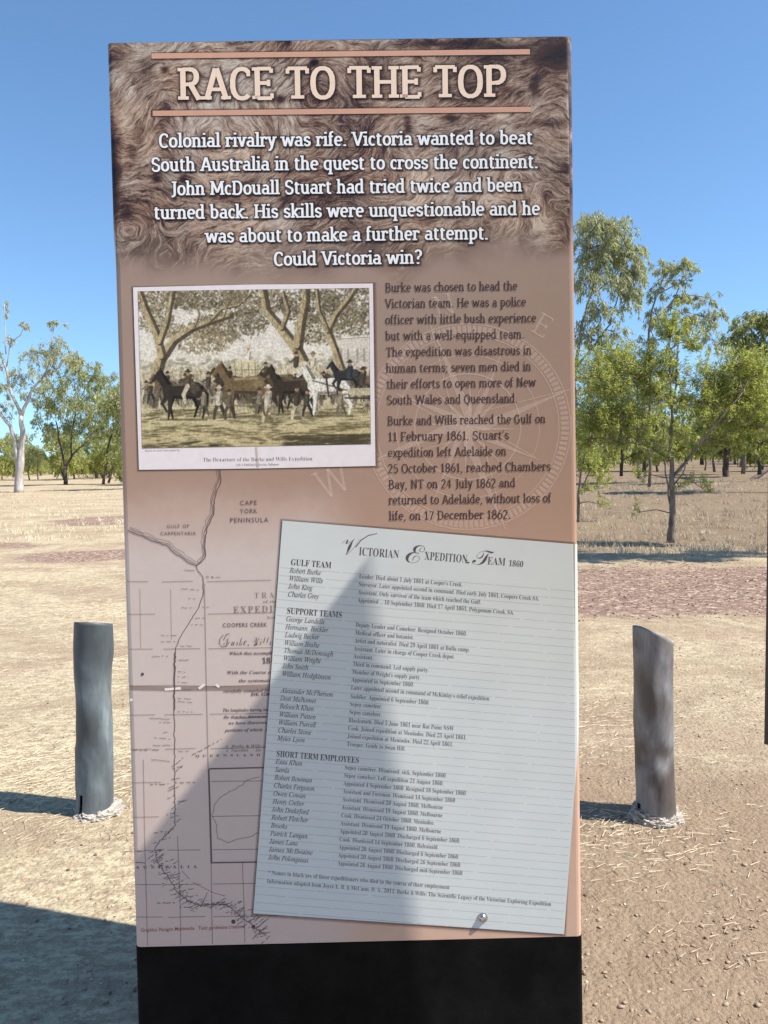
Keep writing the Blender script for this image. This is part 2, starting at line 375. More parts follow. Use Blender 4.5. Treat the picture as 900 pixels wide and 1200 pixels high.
# ---- stroke font (condensed slab serif drawn from centre lines)
def F_():
    g = {}
    X_ = 0.5; C_ = 0.70; A_ = 0.74; D_ = -0.20
    L = lambda *a: ('L', a)
    A = lambda cx, cy, rx, ry, a0, a1: ('A', (cx, cy, rx, ry, a0, a1))
    S_ = lambda x, y, l, r: ('S', (x, y, l, r))
    n = 0.24
    def bowl(cx=0.2, rx=0.135): return A(cx, 0.25, rx, 0.215, 0, 360)
    g['a'] = (0.43, [L(.32, .04, .32, .33), A(.205, .33, .115, .13, 0, 150), A(.19, .155, .125, .115, 90, 270), L(.19, .27, .32, .27, 't'), L(.19, .04, .27, .05, .32, .12, 't'), S_(.32, 0, .0, .07)])
    g['b'] = (0.46, [L(.1, .03, .1, .72), S_(.1, .72, .07, .0), A(.215, .25, .15, .215, -118, 118)])
    g['c'] = (0.37, [A(.21, .25, .14, .215, 52, 308), L(.3, .36, .3, .43, 't')])
    g['d'] = (0.47, [A(.2, .25, .14, .215, 60, 300), L(.34, .0, .34, .72), S_(.34, .72, .07, .0), S_(.34, 0, .0, .07)])
    g['e'] = (0.42, [A(.21, .25, .145, .215, 0, 305), L(.07, .26, .355, .26, 't')])
    g['f'] = (0.29, [L(.11, 0, .11, .58), A(.225, .58, .115, .125, 75, 180), L(.03, .48, .24, .48, 't'), S_(.11, 0, .07, .08)])
    g['g'] = (0.45, [A(.2, .28, .14, .185, 60, 300), L(.34, .5, .34, -.04), A(.2, -.05, .14, .13, 215, 360), S_(.34, .48, .0, .07)])
    g['h'] = (0.48, [L(.1, 0, .1, .72), S_(.1, .72, .07, .0), A(.225, .30, .125, .165, 0, 160), L(.35, 0, .35, .3), S_(.1, 0, .07, .06), S_(.35, 0, .06, .07)])
    g['i'] = (0.24, [L(.12, 0, .12, .48), S_(.12, .48, .08, .0), S_(.12, 0, .08, .08), L(.12, .62, .12, .71, 'd')])
    g['j'] = (0.24, [L(.13, .48, .13, -.05), S_(.13, .48, .08, .0), A(.02, -.05, .11, .13, 270, 360), L(.13, .62, .13, .71, 'd')])
    g['k'] = (0.45, [L(.1, 0, .1, .72), S_(.1, .72, .07, .0), L(.34, .48, .14, .25), L(.17, .27, .36, 0), S_(.1, 0, .07, .06), S_(.36, 0, .05, .07), S_(.34, .48, .05, .07)])
    g['l'] = (0.24, [L(.12, 0, .12, .72), S_(.12, .72, .08, .0), S_(.12, 0, .08, .08)])
    g['m'] = (0.72, [L(.1, 0, .1, .48), S_(.1, .48, .07, .0), A(.22, .30, .12, .165, 0, 160), L(.34, 0, .34, .3), A(.46, .30, .12, .165, 0, 160), L(.58, 0, .58, .3), S_(.1, 0, .07, .06), S_(.34, 0, .05, .05), S_(.58, 0, .06, .07)])
    g['n'] = (0.48, [L(.1, 0, .1, .48), S_(.1, .48, .07, .0), A(.225, .30, .125, .165, 0, 160), L(.35, 0, .35, .3), S_(.1, 0, .07, .06), S_(.35, 0, .06, .07)])
    g['o'] = (0.44, [A(.22, .25, .15, .215, 0, 360)])
    g['p'] = (0.46, [L(.1, -.19, .1, .48), S_(.1, .48, .07, .0), A(.215, .25, .15, .215, -118, 118), S_(.1, -.19, .07, .07)])
    g['q'] = (0.46, [A(.2, .25, .14, .215, 60, 300), L(.34, -.19, .34, .5), S_(.34, -.19, .07, .07)])
    g['r'] = (0.35, [L(.1, 0, .1, .48), S_(.1, .48, .07, .0), A(.24, .30, .14, .165, 80, 160), L(.27, .46, .30, .42, .30, .36), S_(.1, 0, .07, .08)])
    g['s'] = (0.37, [A(.185, .355, .11, .11, 40, 235), L(.11, .29, .25, .215), A(.185, .15, .115, .115, -140, 45), L(.29, .37, .29, .45, 't'), L(.075, .05, .075, .14, 't')])
    g['t'] = (0.32, [L(.12, .12, .12, .60), L(.03, .48, .27, .48, 't'), A(.22, .12, .10, .09, 180, 300)])
    g['u'] = (0.48, [L(.1, .2, .1, .48), A(.225, .2, .125, .165, 180, 330), L(.35, 0, .35, .48), S_(.1, .48, .07, .0), S_(.35, .48, .07, .0), S_(.35, 0, .0, .07)])
    g['v'] = (0.42, [L(.08, .48, .21, .01), L(.34, .48, .21, .01), S_(.08, .48, .07, .05), S_(.34, .48, .05, .07)])
    g['w'] = (0.65, [L(.08, .48, .19, .01), L(.325, .46, .19, .01), L(.325, .46, .46, .01), L(.57, .48, .46, .01), S_(.08, .48, .07, .05), S_(.57, .48, .05, .07)])
    g['x'] = (0.42, [L(.08, .48, .34, 0), L(.34, .48, .08, 0), S_(.08, .48, .06, .05), S_(.34, .48, .05, .06), S_(.08, 0, .06, .05), S_(.34, 0, .05, .06)])
    g['y'] = (0.43, [L(.08, .48, .215, .03), L(.35, .48, .20, -.07, .13, -.18, .05, -.18), S_(.08, .48, .07, .05), S_(.35, .48, .05, .07)])
    g['z'] = (0.38, [L(.06, .46, .31, .46, .07, .03, .33, .03)])
    g['A'] = (0.56, [L(.07, .0, .27, .68), L(.49, 0, .29, .68), L(.13, .22, .43, .22, 't'), S_(.07, 0, .06, .07), S_(.49, 0, .07, .06)])
    g['B'] = (0.51, [L(.12, 0, .12, .68), A(.25, .51, .14, .155, -90, 90), A(.26, .185, .16, .17, -90, 90), L(.12, .665, .25, .665, 't'), L(.12, .355, .26, .355, 't'), L(.12, .015, .26, .015, 't'), S_(.12, .68, .07, .0), S_(.12, 0, .07, .0)])
    g['C'] = (0.48, [A(.27, .34, .20, .325, 48, 312), L(.41, .5, .41, .62, 't')])
    g['D'] = (0.56, [L(.12, 0, .12, .68), A(.24, .34, .23, .325, -90, 90), L(.12, .665, .24, .665, 't'), L(.12, .015, .24, .015, 't'), S_(.12, .68, .07, .0), S_(.12, 0, .07, .0)])
    g['E'] = (0.48, [L(.12, 0, .12, .68), L(.12, .665, .42, .665, 't'), L(.12, .35, .36, .35, 't'), L(.12, .015, .43, .015, 't'), L(.42, .665, .42, .57, 't'), L(.43, .015, .43, .12, 't'), L(.36, .28, .36, .42, 't'), S_(.12, .68, .07, .0), S_(.12, 0, .07, .0)])
    g['F'] = (0.46, [L(.12, 0, .12, .68), L(.12, .665, .42, .665, 't'), L(.12, .34, .35, .34, 't'), L(.42, .665, .42, .56, 't'), S_(.12, .68, .07, .0), S_(.12, 0, .07, .09)])
    g['G'] = (0.55, [A(.27, .34, .20, .325, 48, 330), L(.44, .3, .44, .1), S_(.44, .3, .11, .05), L(.41, .5, .41, .62, 't')])
    g['H'] = (0.60, [L(.12, 0, .12, .68), L(.48, 0, .48, .68), L(.12, .35, .48, .35, 't'), S_(.12, .68, .07, .07), S_(.12, 0, .07, .07), S_(.48, .68, .07, .07), S_(.48, 0, .07, .07)])
    g['I'] = (0.28, [L(.14, 0, .14, .68), S_(.14, .68, .08, .08), S_(.14, 0, .08, .08)])
    g['J'] = (0.36, [L(.24, .68, .24, .08), A(.1, .08, .14, .14, 265, 360), S_(.24, .68, .1, .06)])
    g['M'] = (0.72, [L(.11, 0, .13, .68), L(.13, .68, .36, .12), L(.59, .68, .36, .12), L(.61, 0, .59, .68), S_(.11, 0, .07, .07), S_(.61, 0, .07, .07), S_(.12, .68, .07, .0), S_(.60, .68, .0, .07)])
    g['N'] = (0.60, [L(.12, 0, .12, .68), L(.12, .68, .47, .0), L(.47, 0, .47, .68), S_(.12, 0, .07, .07), S_(.47, .68, .07, .07), S_(.12, .68, .07, .0)])
    g['O'] = (0.56, [A(.28, .34, .21, .325, 0, 360)])
    g['P'] = (0.50, [L(.12, 0, .12, .68), A(.26, .485, .17, .18, -90, 90), L(.12, .665, .26, .665, 't'), L(.12, .305, .26, .305, 't'), S_(.12, .68, .07, .0), S_(.12, 0, .07, .09)])
    g['Q'] = (0.56, [A(.28, .34, .21, .325, 0, 360), L(.26, .02, .34, -.10, .46, -.12, 't')])
    g['R'] = (0.55, [L(.12, 0, .12, .68), A(.26, .50, .15, .165, -90, 90), L(.12, .665, .26, .665, 't'), L(.12, .335, .27, .335, 't'), L(.28, .335, .46, .0), S_(.12, .68, .07, .0), S_(.12, 0, .07, .08), S_(.46, 0, .03, .07)])
    g['S'] = (0.47, [A(.235, .505, .15, .16, 45, 235), L(.14, .40, .34, .29), A(.235, .175, .16, .16, -140, 45), L(.38, .52, .38, .63, 't'), L(.08, .06, .08, .18, 't')])
    g['T'] = (0.52, [L(.26, 0, .26, .68), L(.05, .665, .47, .665, 't'), L(.05, .665, .05, .55, 't'), L(.47, .665, .47, .55, 't'), S_(.26, 0, .1, .1)])
    g['U'] = (0.58, [L(.12, .25, .12, .68), A(.29, .22, .17, .205, 180, 360), L(.46, .2, .46, .68), S_(.12, .68, .07, .07), S_(.46, .68, .07, .07)])
    g['V'] = (0.54, [L(.07, .68, .27, .01), L(.48, .68, .27, .01), S_(.07, .68, .07, .06), S_(.48, .68, .06, .07)])
    g['W'] = (0.80, [L(.07, .68, .22, .01), L(.40, .66, .22, .01), L(.40, .66, .58, .01), L(.73, .68, .58, .01), S_(.07, .68, .07, .06), S_(.73, .68, .06, .07)])
    g['Y'] = (0.5, [L(.07, .68, .25, .33), L(.43, .68, .25, .33), L(.25, 0, .25, .33), S_(.07, .68, .06, .06), S_(.43, .68, .06, .06), S_(.25, 0, .08, .08)])
    g['0'] = (0.44, [A(.22, .34, .15, .325, 0, 360)])
    g['1'] = (0.38, [L(.2, 0, .2, .68), L(.2, .66, .08, .56, 't'), S_(.2, 0, .11, .11)])
    g['2'] = (0.43, [A(.2, .49, .14, .175, -15, 160), L(.335, .44, .07, .03), L(.07, .015, .36, .015, 't')])
    g['3'] = (0.43, [A(.19, .51, .14, .155, -90, 150), A(.19, .19, .155, .175, -150, 90)])
    g['4'] = (0.45, [L(.3, 0, .3, .68), L(.28, .66, .05, .2, .41, .2, 't')])
    g['5'] = (0.43, [L(.11, .36, .11, .66, .34, .66, 't'), A(.2, .21, .155, .195, -150, 120)])
    g['6'] = (0.44, [A(.23, .21, .145, .195, 0, 360), L(.085, .22, .12, .45, .22, .60, .32, .68)])
    g['7'] = (0.41, [L(.06, .66, .36, .66, .15, 0)])
    g['8'] = (0.44, [A(.22, .51, .125, .155, 0, 360), A(.22, .185, .15, .17, 0, 360)])
    g['9'] = (0.44, [A(.21, .47, .145, .195, 0, 360), L(.355, .46, .32, .23, .22, .08, .12, 0)])
    g['.'] = (0.22, [L(.1, -.01, .1, .07, 'd')]); g[','] = (0.22, [L(.1, .06, .1, .0, .06, -.1)])
    g[';'] = (0.22, [L(.1, .06, .1, .0, .06, -.1), L(.1, .36, .1, .44, 'd')])
    g["'"] = (0.18, [L(.08, .7, .08, .55, 't')]); g['-'] = (0.3, [L(.05, .24, .25, .24, 't')])
    g['?'] = (0.40, [A(.19, .53, .13, .145, -60, 165), L(.24, .39, .18, .30, .18, .22), L(.18, -.01, .18, .07, 'd')])
    g[' '] = (0.24, [])
    return g
FONT = F_()
def glyph_polys(ch, wt, grow=0.0):
    """list of quad strips (centre line expanded by an elliptical pen)"""
    adv, st = FONT.get(ch, FONT['o']); out = []
    hw_ = wt/2+grow; hh = wt*0.40+grow
    for kind, a in st:
        if kind == 'S':
            x, y, l, r = a; th = wt*0.62
            if y > 0.3: y1_, y0_ = y+0.015, y+0.015-th
            else: y0_, y1_ = y-0.0, y+th
            if y < -0.1: y0_, y1_ = y-th/2, y+th/2
            x0_ = x-(l+wt*0.35 if l > 0 else wt*0.5); x1_ = x+(r+wt*0.35 if r > 0 else wt*0.5)
            out.append([((x0_-grow, y0_-grow), (x0_-grow, y1_+grow)), ((x1_+grow, y0_-grow), (x1_+grow, y1_+grow))]); continue
        thin = dot = False
        if kind == 'A':
            cx, cy, rx, ry, a0, a1 = a; k_ = max(6, int(abs(a1-a0)/20)); pts = []
            for i in range(k_+1):
                th = math.radians(a0+(a1-a0)*i/k_); c, s = math.cos(th), math.sin(th); e = 0.86
                pts.append((cx+rx*math.copysign(abs(c)**e, c), cy+ry*math.copysign(abs(s)**e, s)))
        else:
            b_ = list(a)
            if b_[-1] in ('t', 'd'): thin = b_[-1] == 't'; dot = b_[-1] == 'd'; b_ = b_[:-1]
            pts = list(zip(b_[::2], b_[1::2]))
        aw, ah = (wt*0.34+grow, wt*0.34+grow) if thin else (hw_, hh)
        if dot: aw = ah = wt*0.56+grow
        n = len(pts); strip = []
        if kind == 'L':
            # extend ends slightly by grow
            (xa, ya), (xb, yb) = pts[0], pts[1]; l = math.hypot(xb-xa, yb-ya) or 1; pts[0] = (xa-(xb-xa)/l*grow, ya-(yb-ya)/l*grow)
            (xa, ya), (xb, yb) = pts[-1], pts[-2]; l = math.hypot(xb-xa, yb-ya) or 1; pts[-1] = (xa-(xb-xa)/l*grow, ya-(yb-ya)/l*grow)
        for i in range(n):
            (xa, ya), (xb, yb) = pts[max(i-1, 0)], pts[min(i+1, n-1)]
            tx, ty = xb-xa, yb-ya; l = math.hypot(tx, ty) or 1; nx, ny = -ty/l, tx/l
            ox, oy = nx*aw, ny*ah
            x, y = pts[i]; strip.append(((x-ox, y-oy), (x+ox, y+oy)))
        out.append(strip)
    return adv, out
class Flat:                                   # flat print on the face of the sign
    def __init__(self): self.v = []; self.f = []; self.k = 0
    def strip(self, pts, yo):
        n = len(self.v)
        self.k += 1; yy = yo-(self.k % 8)*0.000008
        for a, b_ in pts: self.v += [(a[0], yy, a[1]+LZ), (b_[0], yy, b_[1]+LZ)]
        for i in range(len(pts)-1): self.f.append((n+2*i, n+2*i+2, n+2*i+3, n+2*i+1))
    def text(self, s, p0, p1, cap, wt, yo, grow=0.0):
        """fit s between pixel baseline points p0, p1; cap = capital height in photo pixels"""
        a = np.array(pl(*p0)); b_ = np.array(pl(*p1)); L_ = np.linalg.norm(b_-a)
        ex = (b_-a)/L_; ey = np.array([-ex[1], ex[0]]); sy = cap*0.001704/0.70
        tot = sum(FONT.get(c, FONT['o'])[0] for c in s)-0.08
        sx = L_/tot; x = -0.03
        for c in s:
            adv, st = glyph_polys(c, wt, grow)
            for strip in st:
                self.strip([tuple(tuple(a+ex*((q[0]+x)*sx)+ey*(q[1]*sy)) for q in pr) for pr in strip], yo)
            x += adv
    def line(self, pts, wpx, yo, tap=False):
        P = [np.array(pl(*p)) for p in pts]; n = len(P); st = []
        for i in range(n):
            t = P[min(i+1, n-1)]-P[max(i-1, 0)]; t = t/(np.linalg.norm(t)+1e-9); nn = np.array([-t[1], t[0]])
            w2 = (wpx[i] if hasattr(wpx, '__len__') else wpx)*0.001704/2
            if tap: w2 *= 1-0.7*abs(2*i/(n-1)-1)
            st.append((tuple(P[i]-nn*w2), tuple(P[i]+nn*w2)))
        self.strip(st, yo)
    def poly(self, pts, yo):
        n = len(self.v); self.v += [(pl(*p)[0], yo, pl(*p)[1]+LZ) for p in pts]; self.f.append(tuple(range(n, n+len(pts))))
    def build(self, name, mat, parent):
        o = link(name, mesh_py(name, self.v, self.f), mat, parent)
        if name in SMALLPRINT: o['kind'] = 'stuff'
        return o
SMALLPRINT = ('place_name_marks', 'map_lettering', 'map_title_lettering', 'credit_lettering', 'caption_lettering', 'name_lettering', 'role_lettering', 'list_heading_lettering', 'list_title_lettering', 'ruled_lines', 'map_grid', 'map_chip', 'map_town_mark')

I_white = ink('white_ink', (238, 230, 226)); I_title = ink('pale_copper_ink', (232, 202, 176)); I_bar = ink('copper_ink', (200, 150, 124))
I_dark = ink('dark_brown_ink', (66, 44, 42)); I_map = ink('sepia_ink', (98, 78, 76)); I_faint = ink('faint_sepia_ink', (122, 102, 98), 0.46)
I_glow = [ink('glow_ink_a', (52, 36, 38), 0.16), ink('glow_ink_b', (46, 30, 32), 0.24), ink('glow_ink_c', (40, 26, 28), 0.34)]
I_pale = ink('watermark_ink', (236, 206, 188), 0.26); I_red = ink('rust_ink', (150, 84, 52), 0.85)
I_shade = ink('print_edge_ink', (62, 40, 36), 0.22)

INTRO = [('Colonial rivalry was rife. Victoria wanted to beat', (187, 173), (623.4, 169)), ('South Australia in the quest to cross the continent.', (178, 201), (630, 197)),
         ('John McDouall Stuart had tried twice and been', (200, 229), (611, 224.5)), ('turned back. His skills were unquestionable and he', (181.3, 257), (631.8, 252)),
         ('was about to make a further attempt.', (241.3, 284.5), (571.7, 280.5)), ('Could Victoria win?', (321.6, 311.5), (494, 309))]
for gi, (gw, gd) in enumerate(((0.11, -0.00040), (0.07, -0.00048), (0.03, -0.00056))):
    fl = Flat()
    for s_, a_, b_ in INTRO:
        fl.text(s_, (a_[0]+.7, a_[1]+.7), (b_[0]+.7, b_[1]+.7), 15.8, 0.115, gd, gw)
    fl.text('RACE TO THE TOP', (210.6, 117.8), (592, 114), 36, 0.115, gd, gw*0.6)
    for y0_, y1_ in ((66, 61), (133, 128.4)):
        fl.line([(177, y0_), (622, y1_)], (10, 8.6, 7.2)[gi], gd)
    tag(fl.build('lettering_halo', I_glow[gi], fo), kind='stuff')
for s_, a_, b_ in INTRO:
    fl = Flat(); fl.text(s_, a_, b_, 15.8, 0.115, -0.00065); fl.build('intro_line', I_white, fo)
_w = 'RACE TO THE TOP'.split(); _tot = sum(FONT[c][0] for c in 'RACE TO THE TOP')-.08; _x = 0.0
for wd_ in _w:                                # the heading, word by word
    ww = sum(FONT[c][0] for c in wd_); f0, f1 = (_x/_tot), ((_x+ww-.08)/_tot); _x += ww+FONT[' '][0]
    fl = Flat(); fl.text(wd_, (210+381.3*f0, 117-3.6*f0), (210+381.3*f1, 117-3.6*f1), 36, 0.115, -0.00065); fl.build('heading_word', I_title, fo)
for (xa, ya), (xb, yb) in (((177.5, 65.8), (621, 60.8)), ((179, 133), (622, 128.3))):
    fl = Flat(); fl.line([(xa, ya), (xb, yb)], 6.0, -0.00065); fl.build('heading_rule', I_bar, fo)
BODY = [('Burke was chosen to head the', 451.7, 342.5, 606), ('Victorian team. He was a police', 451.7, 361.3, 616), ('officer with little bush experience', 451.8, 380.2, 628), ('but with a well-equipped team.', 452, 399, 614),
        ('The expedition was disastrous in', 452.8, 418, 622.5), ('human terms; seven men died in', 452.8, 436.9, 622), ('their efforts to open more of New', 453.4, 455.5, 627.5), ('South Wales and Queensland.', 453.6, 474.2, 606),
        ('Burke and Wills reached the Gulf on', 454.4, 498.5, 639), ("11 February 1861. Stuart's", 455, 517, 596), ('expedition left Adelaide on', 455, 535.7, 593), ('25 October 1861, reached Chambers', 455, 554.4, 645),
        ('Bay, NT on 24 July 1862 and', 455.6, 573, 603.6), ('returned to Adelaide, without loss of', 455.8, 591.4, 645.5), ('life, on 17 December 1862.', 456, 609.8, 598)]
for s_, x_, y_, xe in BODY:
    fl = Flat(); fl.text(s_, (x_, y_), (xe, y_-(xe-x_)*0.0145), 10.6, 0.088, -0.00060); fl.build('body_line', I_dark, fo)

# compass rose watermark
fl = Flat(); cx, cy = 548, 500
def circ(r0, n=72, a0=0, a1=360): return [(cx+r0*math.cos(math.radians(a0+(a1-a0)*i/n)), cy+r0*math.sin(math.radians(a0+(a1-a0)*i/n))) for i in range(n+1)]
for k in range(120):
    a0 = k*3; fl.line(circ(114, 1, a0, a0+1.9), 9, -0.00035)
fl.line(circ(120.5), 1.4, -0.00036); fl.line(circ(107), 1.2, -0.00036); fl.line(circ(84), 1.0, -0.00036); fl.line(circ(62), 1.6, -0.00036)
for k in range(16):
    ang = math.radians(-20+k*22.5); rr = (128, 60, 92, 60)[k % 4]; hb = (17, 7, 12, 7)[k % 4]
    tip = (cx+rr*math.cos(ang), cy+rr*math.sin(ang)); base = (cx+hb*1.2*math.cos(ang+.6), cy+hb*1.2*math.sin(ang+.6)); base2 = (cx+hb*1.2*math.cos(ang-.6), cy+hb*1.2*math.sin(ang-.6))
    fl.poly([(cx, cy), base, tip], -0.00038-(k % 3)*0.00001)
    if k % 2 == 0: fl.line([(cx, cy), base2, tip], 0.9, -0.00041)
fl.text('E', (622, 388), (636, 396), 26, 0.07, -0.00035)
fl.text('W', (380, 586), (412, 572), 34, 0.07, -0.00035)
fl.text('N', (512, 372), (534, 366), 24, 0.06, -0.00035)
fl.build('compass_rose', I_pale, fo)

# ---- map print
def rl(seed): return random.Random(seed)
rn = rl(5)
coast = [(150, 621), (156, 624), (169, 629.5), (184, 636), (195.6, 639), (203, 646.5), (211, 652), (220, 658.5), (229.8, 663.2), (236, 659), (241.5, 651), (240, 636), (242.7, 620), (248, 607), (251, 603), (251, 586), (255, 574), (259.6, 562), (257, 549)]
def wob_line(pts, amp, step, rn_):
    out = []
    for i in range(len(pts)-1):
        (xa, ya), (xb, yb) = pts[i], pts[i+1]; k = max(1, int(math.hypot(xb-xa, yb-ya)/step))
        for j in range(k): out.append((xa+(xb-xa)*j/k+rn_.uniform(-amp, amp), ya+(yb-ya)*j/k+rn_.uniform(-amp, amp)))
    out.append(pts[-1]); return out
fl = Flat(); fl.line(wob_line(coast, 0.6, 3, rn), 1.0, -0.0005); fl.build('coast_line', I_map, fo)
ft = Flat()
for k, (dx, dy) in enumerate(((1.5, -2.0), (3, -4))):
    ft.line(wob_line([(x+(dx if x < 235 else -dx*1.4), y+dy*(1 if x < 235 else .3)) for x, y in coast], 0.9, 4, rn), (1.5, 0.9)[k], -0.00045)
route = [(229.8, 663.2), (233, 670), (238, 676), (238.6, 695), (233, 712), (225, 724), (212.5, 745), (206, 759), (204.8, 772), (204, 830), (205, 890), (205, 967), (199, 975), (188, 985), (182, 995), (184.5, 1010), (197, 1027), (207, 1045), (220, 1055), (235, 1062), (240, 1060), (265, 1060), (280, 1072), (297, 1085), (312, 1097)]
fl = Flat(); fl.line(wob_line(route[:10], 0.5, 3, rn), 0.8, -0.0005); fl.line(wob_line(route[9:], 0.9, 3, rn), 0.8, -0.0005)
fl.line(wob_line([(205, 765), (204.5, 800), (204, 832)], 0.7, 2, rn), 1.7, -0.00052)
fl.build('route_line', I_map, fo)
# tiny hand lettering beside the route, drawn as broken scribble
fs = Flat()
def scribble(x, y, L_, ang, h=1.5, w_=0.7):
    c, s = math.cos(ang), math.sin(ang); pts = []; u = 0
    while u < L_:
        if rn.random() < 0.16 and len(pts) > 2:
            fs.line(pts, w_, -0.0005); pts = []; u += 1.6
        v_ = rn.uniform(-h, h)*0.5; pts.append((x+u*c-v_*s, y+u*s+v_*c)); u += rn.uniform(0.7, 1.4)
    if len(pts) > 1: fs.line(pts, w_, -0.0005)
acc = []
for i in range(len(route)-1):
    (xa, ya), (xb, yb) = route[i], route[i+1]; d = math.hypot(xb-xa, yb-ya); acc.append((d, xa, ya, xb, yb))
for d, xa, ya, xb, yb in acc:
    dens = 7.5 if ya < 860 else (6 if ya < 990 else 2.1)
    k = int(d/dens)
    for j in range(k):
        t_ = (j+rn.random())/max(k, 1); x = xa+(xb-xa)*t_; y = ya+(yb-ya)*t_
        if ya < 850:
            if rn.random() < 0.5: scribble(x+4, y, rn.uniform(8, 22), rn.uniform(-.03, .1), 1.2, .5)
            else:
                L_ = rn.uniform(9, 26); scribble(x-L_-4, y, L_, rn.uniform(-.05, .12), 1.2, .5)
        else:
            a_ = rn.uniform(-0.75, -0.1); L_ = rn.uniform(6, 20); o_ = rn.uniform(-12, 2)
            scribble(x+o_*math.cos(a_), y+o_*math.sin(a_), L_, a_, 1.6, .6)
for x, y, L_, a_ in ((141, 998, 14, 0), (160, 998, 8, 0), (158, 1011, 12, 0), (225, 885, 40, -0.5), (205, 917, 24, 0), (176, 919, 22, 0), (292, 1080, 26, -.7), (300, 1088, 24, -.7), (296, 1100, 26, -.75), (305, 1108, 18, -.8), (184, 1058, 22, 0), (210, 1063, 20, .05), (180, 976, 16, -.1), (155, 879, 18, 0), (178, 879, 10, 0)):
    scribble(x, y, L_, a_)
fs.build('place_name_marks', I_map, fo)
# graticule
for k, y in enumerate((682, 720, 761, 838, 878, 917, 957.5, 997, 1037, 1075)):
    for xa, xb in ((149, 188), (190, 236), (243, 330)):
        if rn.random() < 0.86: ft.line([(xa+(y-700)*.02, y+rn.uniform(-.5, .5)-(xa-150)*.01), (xb+(y-700)*.015-rn.uniform(0, 14), y-(xb-150)*.012)], 1.0, -0.00044)
ft.line([(239.6, 684), (241, 760), (242.5, 830), (244, 900)], 1.3, -0.00044); ft.line([(247.5, 1011), (248, 1060), (249, 1106)], 1.1, -0.00044)
ft.line([(168, 890), (170, 1000), (173, 1108)], 1.0, -0.00044); ft.line([(208, 980), (211, 1050), (212, 1107)], 1.0, -0.00044)
ft.line([(284, 1011), (286, 1060), (287, 1105)], 1.0, -0.00044); ft.line([(164, 690), (165, 760)], .7, -0.00044); ft.line([(200, 690), (201, 750)], .7, -0.00044)
ft.line(wob_line([(304, 910), (295, 912), (280, 922), (262, 932), (251, 942), (249, 956), (254, 968), (254, 982), (266, 987), (284, 983), (304, 976)], 1.0, 4, rn), 1.0, -0.00046)
ft.line([(243, 1046), (236, 1062)], 1.2, -0.00046); ft.line([(226, 1034), (250, 1046), (264, 1050)], .9, -0.00046); ft.line([(213, 1020), (222, 1030)], .9, -0.00046)
ft.line([(275, 842), (330, 839)], 1.2, -0.00046)
ft.build('map_grid', I_faint, fo)
fl = Flat(); fl.line([(244.5, 901), (330, 899)], 1.6, -0.00047); fl.line([(244.5, 901), (246.3, 960), (247.8, 1011.5)], 2.0, -0.000475); fl.line([(247, 1011), (310, 1010)], 1.6, -0.00048)
fl.build('map_border', I_map, fo)
# fold crease of the old map
cr = Flat(); cr.line([(152, 804), (200, 803), (260, 804.5), (320, 802)], 1.0, -0.00049); cr.line([(152, 806), (200, 807), (260, 806.5), (320, 806)], 6, -0.00048)
cr.build('map_crease', ink('crease_ink', (112, 80, 66), 0.38), fo)
cr = Flat(); cr.line([(193, 808), (212, 806.5)], 3, -0.00053); cr.line([(233, 807), (240, 802)], 3, -0.00053); cr.line([(253, 802), (257, 805)], 3, -0.00053)
for x, y in ((154, 820),): cr.line([(x-1.5, y), (x+1.5, y)], 3, -0.00053)
cr.build('map_chip', ink('chip_ink', (226, 214, 200)), fo)

# ---- letterforms of the built-in font for the small print
BASE = {'bold': (0x1D400, 0x1D41A, 0x1D7CE), 'ital': (0x1D434, 0x1D44E, None), 'bi': (0x1D468, 0x1D482, None), 'scr': (0x1D49C, 0x1D4B6, None), 'bscr': (0x1D4D0, 0x1D4EA, None)}
EX = {('ital', 'h'): 0x210E, ('scr', 'E'): 0x2130, ('scr', 'B'): 0x212C, ('scr', 'F'): 0x2131, ('scr', 'H'): 0x210B, ('scr', 'I'): 0x2110, ('scr', 'L'): 0x2112, ('scr', 'M'): 0x2133, ('scr', 'R'): 0x211B, ('scr', 'e'): 0x212F, ('scr', 'g'): 0x210A, ('scr', 'o'): 0x2134}
def conv(s, kind):
    if kind == 'sans': return s
    b0 = BASE[kind]; o = ''
    for c in s:
        if (kind, c) in EX: o += chr(EX[(kind, c)])
        elif 'A' <= c <= 'Z': o += chr(b0[0]+ord(c)-65)
        elif 'a' <= c <= 'z': o += chr(b0[1]+ord(c)-97)
        elif c.isdigit(): o += chr(0x1D7CE+int(c))
        else: o += c
    return o
CAPF = {'bold': 0.66, 'ital': 0.66, 'bi': 0.66, 'scr': 0.68, 'bscr': 0.68, 'sans': 0.70}
_cache = {}
def glyph_mesh(s, kind, off, spacing=1.0):
    key = (s, kind, off, spacing)
    if key in _cache: return _cache[key]
    c = bpy.data.curves.new('lettering', 'FONT'); c.body = conv(s, kind); c.offset = off; c.resolution_u = 2; c.space_character = spacing
    o = bpy.data.objects.new('lettering', c); COL.objects.link(o)
    dg = bpy.context.evaluated_depsgraph_get(); dg.update()
    me = bpy.data.meshes.new_from_object(o.evaluated_get(dg))
    v = np.zeros(len(me.vertices)*3, dtype=np.float32); me.vertices.foreach_get('co', v); v = v.reshape(-1, 3)
    f = [tuple(p.vertices) for p in me.polygons]
    bpy.data.objects.remove(o); bpy.data.curves.remove(c); bpy.data.meshes.remove(me)
    _cache[key] = (v, f); return v, f
